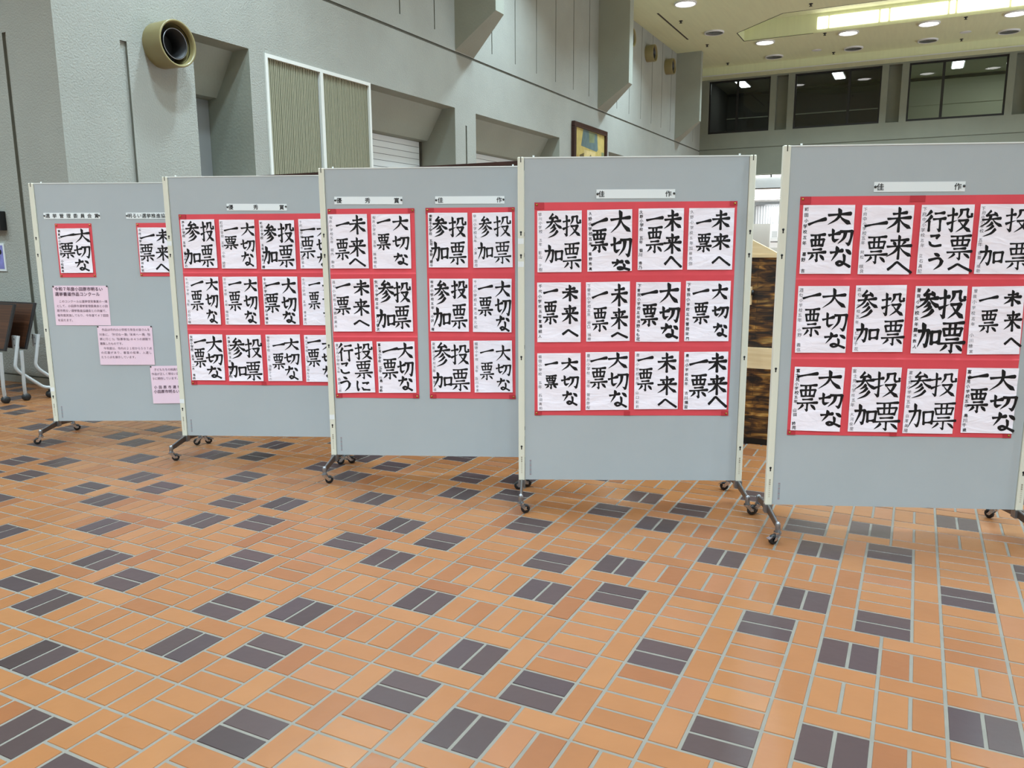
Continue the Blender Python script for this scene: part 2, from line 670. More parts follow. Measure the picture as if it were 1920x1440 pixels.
# buttress fins on the upper left wall
for k, (y0, y1, ym) in enumerate(((9.75, 10.43, 10.05), (16.66, 17.34, 16.93), (23.7, 24.4, 23.9))):
    mb = MB()
    zo, zw = 5.29, 4.73
    lo = [(WALL_X - 0.02, y0, zw), (-6.4, y0, zo), (-6.4, y0, CEIL_Z + 0.0), (WALL_X - 0.02, y0, CEIL_Z + 0.0)]
    hi = [(WALL_X - 0.02, y1, zw), (-6.4, ym, zo), (-6.4, ym, CEIL_Z + 0.0), (WALL_X - 0.02, y1, CEIL_Z + 0.0)]
    mb.hull8(lo, hi, 0)
    struct(mb.build('wall_left_buttress', [concrete_fine]))

# far wall with the window strip
FY = 27.05
WINS = [(-6.93, -4.80), (-4.0, -1.29), (-0.49, 2.25), (3.05, 5.8)]
PANELS = [(-4.6, -4.21), (-1.09, -0.70), (2.45, 2.85)]
WZ = (5.28, 7.09)
xs_ = {WALL_X, 9.0}
for a, b in WINS + PANELS:
    xs_ |= {a, b}
zs_ = sorted({3.8, TRIM_Z[0] + 0.03, TRIM_Z[1] + 0.02, WZ[0], WZ[1], 7.5})


def df(x, z):
    for a, b in WINS:
        if a < x < b and WZ[0] < z < WZ[1]:
            return None
    for a, b in PANELS:
        if a < x < b and WZ[0] < z < WZ[1] + 0.0:
            return 0.3
    if TRIM_Z[0] + 0.03 < z < TRIM_Z[1] + 0.02:
        return 0.03
    return 0.0


relief_wall('wall_far', sorted(xs_), zs_, df, lambda x, z, d: (x, FY + d, z), [concrete_far_shaded, concrete_far_shaded])
mb = MB()
mb.box((WALL_X, FY + 0.001, 3.80), (9.0, FY + 0.35, 3.82))
for a, b in WINS:
    for x in (a, b):
        mb.quad((x, FY, WZ[0]), (x, FY + 0.3, WZ[0]), (x, FY + 0.3, WZ[1]), (x, FY, WZ[1]))
    mb.quad((a, FY, WZ[0]), (b, FY, WZ[0]), (b, FY + 0.3, WZ[0]), (a, FY + 0.3, WZ[0]))
    mb.quad((a, FY, WZ[1]), (b, FY, WZ[1]), (b, FY + 0.3, WZ[1]), (a, FY + 0.3, WZ[1]))
struct(mb.build('wall_far_reveals', [concrete_far_shaded]))

MULL = [-5.93, -2.27, 0.5, 4.0]
for k, (a, b) in enumerate(WINS):
    t = 0.075
    mb = MB()
    y0, y1 = FY + 0.10, FY + 0.16
    mb.box((a, y0, WZ[0]), (b, y1, WZ[0] + t))
    mb.box((a, y0, WZ[1] - t * 0.7), (b, y1, WZ[1]))
    mb.box((a, y0, WZ[0] + t), (a + t * 0.7, y1, WZ[1] - t * 0.7))
    mb.box((b - t * 0.7, y0, WZ[0] + t), (b, y1, WZ[1] - t * 0.7))
    mb.box((MULL[k] - 0.04, y0 - 0.01, WZ[0] + t), (MULL[k] + 0.04, y1, WZ[1] - t * 0.7))
    w = struct(mb.build('window_%d' % (k + 1), [win_frame]))
    g = MB()
    g.quad((a + 0.05, FY + 0.135, WZ[0] + t), (b - 0.05, FY + 0.135, WZ[0] + t), (b - 0.05, FY + 0.135, WZ[1] - 0.05), (a + 0.05, FY + 0.135, WZ[1] - 0.05))
    g.build('pane', [glass], w)

# rooms seen through the window strip
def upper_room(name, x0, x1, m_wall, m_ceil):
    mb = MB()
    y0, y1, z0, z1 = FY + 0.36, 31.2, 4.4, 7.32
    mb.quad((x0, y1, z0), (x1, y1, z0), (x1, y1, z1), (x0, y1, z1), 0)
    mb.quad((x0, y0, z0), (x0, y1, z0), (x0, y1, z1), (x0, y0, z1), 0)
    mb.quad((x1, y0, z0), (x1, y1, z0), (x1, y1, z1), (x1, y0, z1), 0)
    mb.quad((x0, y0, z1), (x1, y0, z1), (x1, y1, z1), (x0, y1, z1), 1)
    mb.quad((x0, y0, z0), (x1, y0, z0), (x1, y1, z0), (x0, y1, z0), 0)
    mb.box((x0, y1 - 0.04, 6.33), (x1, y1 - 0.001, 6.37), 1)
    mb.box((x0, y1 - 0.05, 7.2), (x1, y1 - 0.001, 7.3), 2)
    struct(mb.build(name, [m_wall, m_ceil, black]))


upper_room('wall_window_rooms_dark', -7.15, -0.92, painted_dim_room, light_room)
upper_room('wall_window_room_light', -0.88, 6.4, light_room, light_room)  # paler walls carry part of this room's stronger light
for k, (x, lab) in enumerate(((-6.15, 'small bright fixture behind the first dark window, close to the corner'), (-2.8, 'small bright fixture behind the middle dark window'), (0.92, 'small bright fixture behind the third, paler window'))):
    e = empty('ceiling_fixture', (x, 29.1, 7.32), 0, lab, 'light', 'fixtures behind the window strip')
    mb = MB()
    mb.box((-0.2, -0.62, -0.05), (0.2, 0.62, 0.0))
    mb.build('housing', [white_plastic], e)
    mb = MB()
    mb.box((-0.16, -0.58, -0.065), (0.16, 0.58, -0.05))
    mb.build('diffuser', [sky_room], e)

lamp('upper_room_fill', (2.6, 29.2, 7.2), 34, 1.2, (0.9, 1.0, 0.94), shape='RECTANGLE', size_y=0.3)  # added fill, brightens the room behind the third window
# ceiling with a sunken light coffer
CX0, CX1, CY0, CY1, CZ = -4.97, 8.5, 20.53, 23.1, 7.95
mb = MB()
EDGE_Y = 26.4
mb.quad((-14, -16.5, CEIL_Z), (10, -16.5, CEIL_Z), (10, CY0, CEIL_Z), (-14, CY0, CEIL_Z))
mb.quad((-14, CY1, CEIL_Z), (10, CY1, CEIL_Z), (10, EDGE_Y, CEIL_Z), (-14, EDGE_Y, CEIL_Z))
mb.quad((-14, CY0, CEIL_Z), (CX0, CY0, CEIL_Z), (CX0, CY1, CEIL_Z), (-14, CY1, CEIL_Z))
mb.quad((CX1, CY0, CEIL_Z), (10, CY0, CEIL_Z), (10, CY1, CEIL_Z), (CX1, CY1, CEIL_Z))
# cut corner of the coffer
mb.add([(CX0, CY0, CEIL_Z), (-3.47, CY0, CEIL_Z), (CX0, 22.03, CEIL_Z)], [(0, 1, 2)])
mb.quad((-3.47, CY0, CEIL_Z), (CX0, 22.03, CEIL_Z), (CX0, 22.03, CZ), (-3.47, CY0, CZ))
mb.quad((CX0, 22.03, CEIL_Z), (CX0, CY1, CEIL_Z), (CX0, CY1, CZ), (CX0, 22.03, CZ))
mb.quad((-3.47, CY0, CEIL_Z), (CX1, CY0, CEIL_Z), (CX1, CY0, CZ), (-3.47, CY0, CZ))
mb.quad((CX0, CY1, CEIL_Z), (CX1, CY1, CEIL_Z), (CX1, CY1, CZ), (CX0, CY1, CZ))
mb.quad((CX1, CY0, CEIL_Z), (CX1, CY1, CEIL_Z), (CX1, CY1, CZ), (CX1, CY0, CZ))
mb.quad((CX0, CY0, CZ), (CX1, CY0, CZ), (CX1, CY1, CZ), (CX0, CY1, CZ))
# drop in front of the windows
mb.quad((-7.3, EDGE_Y, 7.165), (10, EDGE_Y, 7.165), (10, EDGE_Y, CEIL_Z), (-7.3, EDGE_Y, CEIL_Z))
mb.quad((-7.3, EDGE_Y, 7.15), (10, EDGE_Y, 7.15), (10, FY + 0.35, 7.13), (-7.3, FY + 0.35, 7.13))
struct(mb.build('ceiling', [ceil_m]))
mb = MB()
mb.box((-7.2, EDGE_Y - 0.03, 7.14), (9.5, EDGE_Y + 0.02, 7.165))
struct(mb.build('trim_1', [rail_w]))
mb = MB()
mb.box((-6.45, 18.97, CEIL_Z - 0.004), (-6.40, 22.1, CEIL_Z + 0.002))
struct(mb.build('trim_2', [joint_m]))
# thin dark strip standing in for the shadow line round the coffer
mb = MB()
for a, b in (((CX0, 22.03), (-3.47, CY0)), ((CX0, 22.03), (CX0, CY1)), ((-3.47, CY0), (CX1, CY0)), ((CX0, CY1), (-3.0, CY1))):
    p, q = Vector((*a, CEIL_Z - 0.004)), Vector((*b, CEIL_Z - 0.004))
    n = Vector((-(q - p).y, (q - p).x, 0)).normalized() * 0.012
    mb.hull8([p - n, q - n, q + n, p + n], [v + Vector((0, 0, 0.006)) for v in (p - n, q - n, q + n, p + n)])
struct(mb.build('coffer_shadow_strip', [joint_m]))
# luminous panels along the far side of the coffer
for k, (a, b) in enumerate(((-2.9, -2.62), (-2.57, -1.29), (-1.23, -1.04), (-0.98, 0.42), (0.48, 0.6), (0.66, 1.85), (1.91, 3.3), (3.4, 4.8))):
    mb = MB()
    mb.box((a, CY1 - 0.02, 7.52), (b, CY1 - 0.005, 7.84))
    lab = 'glowing white panel in the ceiling coffer, number %d from its dark end' % (k + 1)
    lab = ['narrow glowing panel at the left end of the ceiling coffer', 'first wide glowing panel in the ceiling coffer, from the left',
           'narrow glowing panel between the first two wide coffer panels', 'second wide glowing panel in the ceiling coffer, from the left',
           'narrow glowing panel between second and third wide coffer panels', 'third wide glowing panel in the ceiling coffer, from the left',
           'fourth wide glowing panel in the ceiling coffer, at the photo edge', 'last glowing coffer panel, past the photo edge'][k]
    if k < 7:
        tag(mb.build('light_panel', [panel_lit]), lab, 'light', 'glowing panels of the ceiling coffer')

# remaining hall walls, out of the picture
mb = MB()
mb.quad((9.0, -16.0, 0), (9.0, 40, 0), (9.0, 40, 7.5), (9.0, -16.0, 7.5))
struct(mb.build('wall_right', [concrete]))
mb = MB()
mb.quad((-13.5, -16.0, 0), (9.0, -16.0, 0), (9.0, -16.0, 7.5), (-13.5, -16.0, 7.5))
struct(mb.build('wall_back', [concrete]))
mb = MB()
mb.quad((-13.5, -16.0, 0), (-13.5, 2.36, 0), (-13.5, 2.36, 7.5), (-13.5, -16.0, 7.5))
struct(mb.build('wall_side_left', [concrete]))


# glowing panes added on two unseen sides of the hall as soft fill
def fill_panes(name, n, place, flip):
    mb = MB()
    g = MB()
    for k in range(n):
        a, b = 2.6 * k, 2.6 * k + 2.5
        g.quad(place(a, 0.6, 0.02), place(b, 0.6, 0.02), place(b, 4.2, 0.02), place(a, 4.2, 0.02))
        for p, q, z0, z1 in ((a - 0.1, a, 0.5, 4.3), (a, b, 0.5, 0.6), (a, b, 4.2, 4.3)):
            mb.hull8([place(p, z0, 0.0), place(q, z0, 0.0), place(q, z1, 0.0), place(p, z1, 0.0)],
                     [place(p, z0, 0.06), place(q, z0, 0.06), place(q, z1, 0.06), place(p, z1, 0.06)])
    w = struct(mb.build(name, [win_frame]))
    g.build('pane', [flip], w)


fill_panes('window_5', 9, lambda a, z, d: (9.0 - d, 2.5 + a, z), fill_glow)
fill_panes('window_6', 8, lambda a, z, d: (-12.5 + a, -16.0 + d, z), fill_glow_dim)


# ------------------------------------------------------------------ ceiling things
def downlight(loc, on, label, group):
    e = empty('ceiling_downlight', loc, 0, label, 'light', group)
    mb = MB()
    mb.lathe((0, 0, 0), (0, 0, -1), [(0.0, 0.285), (0.04, 0.28), (0.046, 0.268), (0.042, 0.246), (0.001, 0.236)], 32)
    mb.build('trim_ring', [white_plastic], e)
    mb = MB()
    if on:
        mb.lathe((0, 0, 0), (0, 0, -1), [(0.02, 0.24), (0.034, 0.2), (0.04, 0.0)], 32)
        mb.build('diffuser', [lit], e)
    else:
        mb.lathe((0, 0, 0), (0, 0, -1), [(0.036, 0.244), (0.012, 0.2), (0.004, 0.1), (0.004, 0.05), (0.02, 0.045), (0.026, 0.0)], 32)
        mb.build('reflector', [reflector_m], e)
    return e


_near = ['lit round downlight by the buttress, at the top edge of the photo',
         'lit round downlight above the first window, leftmost of its row', 'lit round downlight above the second window, second of its row',
         'lit round downlight above the third window, third of its row', 'lit round downlight at the right end of its row, above the wall edge']
for (x, y), l in zip(LIT, _near):
    downlight((x, y, CEIL_Z), True, l, 'lit downlights')
_un = ['unlit round downlight with pale lens, alone near the left wall', 'unlit silver downlight in front of the first window',
       'unlit silver downlight in front of the second window', 'unlit silver downlight in front of the third window', 'unlit silver downlight at the right edge of the window row']
for (x, y), l in zip(UNLIT, _un):
    downlight((x, y, CEIL_Z), False, l, 'unlit downlights')

SPR = [((-6.07, 19.98), 'small dark sprinkler head on ceiling nearest the left wall and photo top'), ((-6.06, 23.0), 'small dark sprinkler head on ceiling beside the last buttress'),
       ((-2.71, 19.97), 'small dark sprinkler head on ceiling in front of the coffer'), ((-6.04, 25.87), 'small dark sprinkler head on ceiling above the first window'),
       ((-2.7, 23.25), 'small dark sprinkler head on the coffer edge, left one'), ((-2.7, 25.92), 'small dark sprinkler head on ceiling above the second window'),
       ((0.88, 23.25), 'small dark sprinkler head on the coffer edge, right one'), ((0.885, 25.92), 'small dark sprinkler head on ceiling above the third window')]
for (x, y), l in SPR:
    mb = MB()
    mb.lathe((x, y, CEIL_Z), (0, 0, -1), [(0, 0.05), (0.012, 0.05), (0.016, 0.02), (0.05, 0.014), (0.055, 0.04), (0.062, 0.04), (0.064, 0.0)], 16)
    tag(mb.build('ceiling_sprinkler', [black]), l, 'sprinkler', 'ceiling sprinkler heads')
for (x, y), l in (((-3.15, 25.35), 'pale round ceiling speaker between first and second unlit downlights'), ((0.95, 25.05), 'pale round ceiling speaker right of the third unlit downlight')):
    mb = MB()
    mb.lathe((x, y, CEIL_Z), (0, 0, -1), [(0, 0.15), (0.008, 0.15), (0.012, 0.13), (0.014, 0.0)], 24)
    tag(mb.build('ceiling_speaker', [ceil_m if False else white_plastic]), l, 'speaker', 'ceiling speakers')


# round air nozzles on the left wall
def nozzle(y, z, r, depth, label):
    e = empty('air_nozzle', (WALL_X, y, z), 0, label, 'vent', 'round bronze air nozzles')
    mb = MB()
    mb.lathe((0, 0, 0), (1, 0, 0), [(-0.005, r * 0.97), (depth - 0.01, r), (depth, r * 0.985), (depth, r * 0.92), (depth - 0.02, r * 0.88), (0.03, r * 0.8)], 48)
    mb.build('drum', [bronze], e)
    mb = MB()
    mb.lathe((0, 0, 0), (1, 0, 0), [(0.03, r * 0.86), (0.035, 0.0)], 32)
    mb.lathe((0, 0, 0), (1, 0, 0), [(0.06, r * 0.875), (depth - 0.06, r * 0.86)], 48)
    mb.build('liner', [black], e)
    mb = MB()
    mb.lathe((0, 0, 0), (1, 0, 0), [(0.04, r * 0.5), (depth - 0.05, r * 0.62), (depth - 0.043, r * 0.64), (depth - 0.045, r * 0.6), (0.04, r * 0.48)], 40, 0)
    mb.lathe((0, 0, 0), (1, 0, 0), [(depth - 0.046, r * 0.622), (depth - 0.041, r * 0.64), (depth - 0.044, r * 0.655)], 40, 1)
    mb.build('inner_cone', [rubber, dull_metal], e)


nozzle(3.57, 3.55, 0.238, 0.27, 'large bronze air nozzle low on the near concrete wall')
nozzle(18.6, 6.8, 0.235, 0.25, 'bronze air nozzle half hidden behind the second buttress')
nozzle(20.58, 6.8, 0.235, 0.25, 'bronze air nozzle high on wall, left of the two in full view')
nozzle(22.55, 6.8, 0.235, 0.25, 'bronze air nozzle high on wall, next to the last buttress')

# louvred grille over the second recess
e = empty('louvre_grille', (WALL_X, 5.11, 0.05), 0, 'tall louvred grille of thin vertical slats in white frame', 'grille')
LW, LH, lm = 2.15, 3.735, 1.055
mb = MB()
ft = 0.045
mb.box((-0.03, 0, LH - ft), (0.02, LW, LH))
mb.box((-0.03, 0, 0), (0.02, LW, ft))
mb.box((-0.03, 0, ft), (0.02, ft, LH - ft))
mb.box((-0.03, LW - ft, ft), (0.02, LW, LH - ft))
mb.build('frame', [frame_w], e)
mb = MB()
mb.box((-0.025, lm - 0.028, ft), (0.022, lm + 0.028, LH - ft))
mb.build('mullion', [frame_w], e)
for a, b in ((ft, lm - 0.028), (lm + 0.028, LW - ft)):
    mb = MB()
    y = a + 0.012
    while y < b - 0.004:
        t = random.uniform(-0.003, 0.003)
        mb.box((-0.045, y - 0.008 + t, ft), (-0.012, y + 0.008 + t, LH - ft))
        y += 0.0335
    mb.build('slats', [slat_m], e)
mb = MB()
mb.box((-0.06, ft * 0.5, ft * 0.5), (-0.05, LW - ft * 0.5, LH - ft * 0.5))
mb.build('backing', [louvre_back], e)

# framed painting on the left wall
e = empty('framed_painting', (WALL_X, 14.98, 2.78), 0, 'large painting in dark brown frame high on concrete wall', 'painting')
PW, PH, pf = 2.2, 1.46, 0.115
mb = MB()
for a, b in (((0, 0, PH - pf), (0.09, PW, PH)), ((0, 0, 0), (0.09, PW, pf)), ((0, 0, pf), (0.09, pf, PH - pf)), ((0, PW - pf, pf), (0.09, PW, PH - pf))):
    mb.box(a, b)
mb.build('frame', [dark_wood], e, bevel=0.012)
cols = [rgb(186, 166, 96), rgb(92, 112, 112), rgb(120, 130, 96), rgb(96, 80, 40), rgb(166, 116, 72), rgb(206, 186, 128), rgb(142, 132, 90)]
pm = [mat('painting_colour_%d' % i, c, 0.6, var=0.14, vscale=7) for i, c in enumerate(cols)]
mb = MB()
mb.box((0.02, pf * 0.9, pf * 0.9), (0.04, PW - pf * 0.9, PH - pf * 0.9), 0)


def pq(pts, m, lift=0.0):
    x = 0.041 + lift
    mb.add([(x, pf + u * (PW - 2 * pf), pf + v * (PH - 2 * pf)) for u, v in pts], [tuple(range(len(pts)))], m)


pq([(0.27, 1), (0.74, 0.99), (0.77, 0.68), (0.72, 0.64), (0.2, 0.68)], 1)
pq([(0.45, 0.99), (0.66, 0.99), (0.64, 0.8), (0.47, 0.78)], 2, 0.001)
pq([(0.3, 0.62), (0.68, 0.62), (0.66, 0.05), (0.32, 0.05)], 5, 0.0005)
pq([(0.42, 0.38), (0.47, 0.5), (0.52, 0.56), (0.56, 0.5), (0.63, 0.44), (0.6, 0.38), (0.58, 0.2), (0.56, 0.02), (0.46, 0.02), (0.45, 0.3)], 3, 0.001)
for u, m in ((0.04, 4), (0.13, 6), (0.2, 4), (0.7, 6), (0.78, 4), (0.88, 6)):
    h = random.uniform(0.42, 0.55)
    pq([(u, 0.02), (u + 0.1, 0.02), (u + 0.09, h - 0.1), (u + 0.055, h), (u + 0.02, h - 0.1)], m, 0.0008)
pq([(0.9, 0.66), (0.99, 0.66), (0.99, 0.3), (0.9, 0.3)], 2, 0.0006)
pq([(0.15, 0.5), (0.3, 0.56), (0.28, 0.4), (0.2, 0.3)], 3, 0.0012)
mb.build('canvas', pm, e)

# ------------------------------------------------------------------ display boards
BW, BZ0, BZ1 = 1.256, 0.1256, 1.9027
PW_ = 0.034
BOARDS = {1: (-5.6078, 0.9378, 26.2), 2: (-4.3287, 1.0380, 23.0), 3: (-3.0376, 1.0838, 22.759), 4: (-1.7187, 1.1197, 24.763), 5: (-0.3897, 1.2803, 21.940)}
BOARD_LABEL = {1: 'grey display board with pink notices, leftmost, on cream posts and casters',
               2: 'grey display board second from left, right edge hidden by the next board',
               3: 'grey display board in the middle, holding two narrow red sheets',
               4: 'grey display board second from right, both cream posts in full view',
               5: 'grey display board at the far right, nearest the camera'}
BN = {1: 'the leftmost board', 2: 'the second board from left', 3: 'the middle board', 4: 'the second board from right', 5: 'the rightmost board'}


def caster_mesh():
    mb = MB()
    mb.cyl((0, 0, 0.052), (0, 0, 0.060), 0.019, n=20, m=0)
    mb.cyl((0, 0, 0.047), (0, 0, 0.052), 0.015, n=20, m=0)
    tx = 0.026
    for s in (-1, 1):
        y = s * 0.0125
        mb.hull8([(-0.012, y - 0.0012, 0.05), (0.014, y - 0.0012, 0.05), (tx + 0.008, y - 0.0012, 0.02), (tx - 0.008, y - 0.0012, 0.018)],
                 [(-0.012, y + 0.0012, 0.05), (0.014, y + 0.0012, 0.05), (tx + 0.008, y + 0.0012, 0.02), (tx - 0.008, y + 0.0012, 0.018)], 0)
    mb.cyl((tx, -0.017, 0.025), (tx, 0.017, 0.025), 0.0045, n=10, m=0)
    mb.lathe((tx, -0.0095, 0.025), (0, 1, 0), [(0, 0.012), (0, 0.021), (0.003, 0.0245), (0.016, 0.0245), (0.019, 0.021), (0.019, 0.012)], 28, 1)
    # brake pedal
    mb.hull8([(tx + 0.012, -0.01, 0.040), (tx + 0.034, -0.012, 0.030), (tx + 0.034, 0.012, 0.030), (tx + 0.012, 0.01, 0.040)],
             [(tx + 0.012, -0.01, 0.043), (tx + 0.034, -0.012, 0.033), (tx + 0.034, 0.012, 0.033), (tx + 0.012, 0.01, 0.043)], 0)
    return mb


def make_board():
    t = empty('display_board', (0, 0, 0), 0, 'x', 'display board', 'grey display boards in a row')
    mb = MB()
    mb.box((PW_ + 0.002, 0.010, BZ0 + 0.001), (BW - PW_ - 0.002, 0.030, BZ1 - 0.006))
    mb.build('felt_panel', [felt], t)
    mb = MB()
    mb.box((PW_, 0.008, BZ1 - 0.006), (BW - PW_, 0.031, BZ1))
    for x in (0.085, BW - 0.085):
        mb.cyl((x, 0.02, BZ1), (x, 0.02, BZ1 + 0.009), 0.005, n=10)
    mb.build('top_rail', [rail_w], t)
    for k, x0 in enumerate((0.0, BW - PW_)):
        mb = MB()
        mb.box((x0, 0.0, BZ0), (x0 + PW_, 0.034, BZ1))
        p = mb.build('post', [cream], t, bevel=0.004)
        for z in (1.505, 1.383, 0.827, 0.317):
            mb = MB()
            xc = x0 + PW_ / 2
            mb.lathe((xc, 0.0003, z + 0.006), (0, -1, 0), [(0, 0.0058), (0.0006, 0.0058), (0.0006, 0.0)], 14)
            mb.box((xc - 0.003, -0.0003, z - 0.012), (xc + 0.003, 0.001, z + 0.005))
            mb.build('key_slot', [black], p)
        mb = MB()
        mb.box((xc - 0.0025, -0.0004, BZ1 - 0.028), (xc + 0.0025, 0.002, BZ1 + 0.0005))
        mb.build('top_notch', [joint_m], p)
        mb = MB()
        for i in range(9):
            zz = 0.255 - i * 0.011
            mb.box((xc - 0.004, -0.0003, zz), (xc + 0.004, 0.001, zz + 0.008), 0 if i < 3 else 1)
        mb.build('worn_marking', [mat_mark_d, mat_mark_l], p)
        if k == 0:
            for z in (1.463, 1.34, 0.375):
                mb = MB()
                mb.box((x0 + 0.001, -0.0004, z - 0.015), (x0 + PW_ - 0.002, 0.001, z + 0.015))
                mb.build('white_sticker', [white_plastic], p)
    if True:
        mb = MB()
        for i in range(10):
            zz = 0.235 - i * 0.009
            mb.box((0.062, 0.0094, zz), (0.072, 0.0105, zz + 0.007), 0 if i % 3 else 1)
        mb.build('faint_label', [mat_mark_l2, mat_mark_r], t)
    for x0 in (0.017, BW - 0.017):
        mb = MB()
        mb.box((x0 - 0.0195, -0.003, 0.084), (x0 + 0.0195, 0.037, BZ0), 0)
        # front and rear arms, tapering down to the caster pins
        for ya_, yb_ in ((-0.002, -0.2), (0.036, 0.222)):
            w0, w1 = 0.0075, 0.0065
            mb.hull8([(x0 - w0, ya_, 0.088), (x0 + w0, ya_, 0.088), (x0 + w0, ya_, 0.124), (x0 - w0, ya_, 0.124)],
                     [(x0 - w1, yb_, 0.074), (x0 + w1, yb_, 0.074), (x0 + w1, yb_, 0.101), (x0 - w1, yb_, 0.101)], 1)
            mb.cyl((x0, ya_, 0.124), (x0, yb_, 0.101), 0.005, n=10, m=0)
            s = -1 if yb_ < 0 else 1
            mb.lathe((x0, yb_ + s * 0.004, 0.058), (0, 0, 1), [(0, 0.0), (0, 0.0125), (0.042, 0.0125), (0.050, 0.009), (0.053, 0.0)], 18, 0)
        ft_ = mb.build('foot', [dull_metal, dark_metal], t)
        for yb_ in (-0.204, 0.226):
            c = caster_mesh().build('caster', [chrome, rubber], ft_)
            c.location = (x0, yb_, 0.0)
    return t


mat_mark_d = mat('worn_mark_dark', rgb(150, 142, 124), 0.6)
mat_mark_l = mat('worn_mark_light', rgb(196, 190, 172), 0.6)
mat_mark_l2 = mat('faint_mark_grey', rgb(140, 146, 150), 0.8)
mat_mark_r = mat('faint_mark_red', rgb(150, 134, 140), 0.8)

proto = make_board()
boards = {}
for i in (1, 2, 3, 4, 5):
    o = proto if i == 1 else copy_tree(proto)
    boards[i] = o
for i, o in boards.items():
    x, y, a = BOARDS[i]
    o.location = (x, y, 0)
    o.rotation_euler = (0, 0, math.radians(a))
    o['label'] = BOARD_LABEL[i]
# scraps of white tape stay on only some of the posts
KEEP = {1: (2,), 2: (0, 2), 3: (2,), 4: (0, 1), 5: ()}
for i, o in boards.items():
    for p in [c for c in o.children if c.name.startswith('post')]:
        st = [c for c in p.children if c.name.startswith('white_sticker')]
        st.sort(key=lambda c: -sum(v.co.z for v in c.data.vertices))
        for k, c in enumerate(st):
            if k not in KEEP[i]:
                bpy.data.objects.remove(c)
# each caster has swivelled its own way
SWIV = {1: [200, 30, 10, 40], 2: [20, 175, 10, 20], 3: [25, 175, 10, 60], 4: [20, 175, 10, 150], 5: [210, 175, 150, 120]}
for i, o in boards.items():
    k = 0
    for ft_ in [c for c in o.children if c.name.startswith('foot')]:
        for c in [c for c in ft_.children if c.name.startswith('caster')]:
            c.rotation_euler = (0, 0, math.radians(SWIV[i][k % 4]))
            k += 1


def on_board(i, s, z, y=0.0, tilt=0.0):
    bx, by, a = BOARDS[i]
    a = math.radians(a)
    loc = (bx + s * math.cos(a) - y * math.sin(a), by + s * math.sin(a) + y * math.cos(a), z)
    return loc, (0, -math.radians(tilt), a)


# ------------------------------------------------------------------ printed characters
def glyph_cache(chars, off, res=2):
    tmp = {}
    for ch in chars:
        c = bpy.data.curves.new('glyph', 'FONT')
        c.body = ch
        c.resolution_u = res
        c.offset = off
        o = bpy.data.objects.new('glyph', c)
        COL.objects.link(o)
        tmp[ch] = o
    dg = bpy.context.evaluated_depsgraph_get()
    out = {}
    for ch, o in tmp.items():
        me = bpy.data.meshes.new_from_object(o.evaluated_get(dg))
        out[ch] = ([(v.co.x, v.co.y) for v in me.vertices], [tuple(p.vertices) for p in me.polygons])
        bpy.data.meshes.remove(me)
    for o in tmp.values():
        c = o.data
        bpy.data.objects.remove(o)
        bpy.data.curves.remove(c)
    return out


def put_text(mb, cache, ch, cx, cz, size, y, rot=0.0, m=0, surf=None, heavy=0.0):
    if heavy:
        for k, (dx, dz) in enumerate(((1, 0), (-1, 0), (0, 1), (0, -1))):
            put_text(mb, cache, ch, cx + dx * heavy * size, cz + dz * heavy * size, size, y - 0.00005 * k, rot, m, surf)
    vs, fs = cache[ch]
    cr, sr = math.cos(rot), math.sin(rot)
    out = []
    for x, z in vs:
        x, z = (x - 0.5) * size, (z - 0.38) * size
        X, Z = cx + x * cr - z * sr, cz + x * sr + z * cr
        out.append((X, y + (surf(X, Z) if surf else 0.0), Z))
    mb.add(out, fs, m)


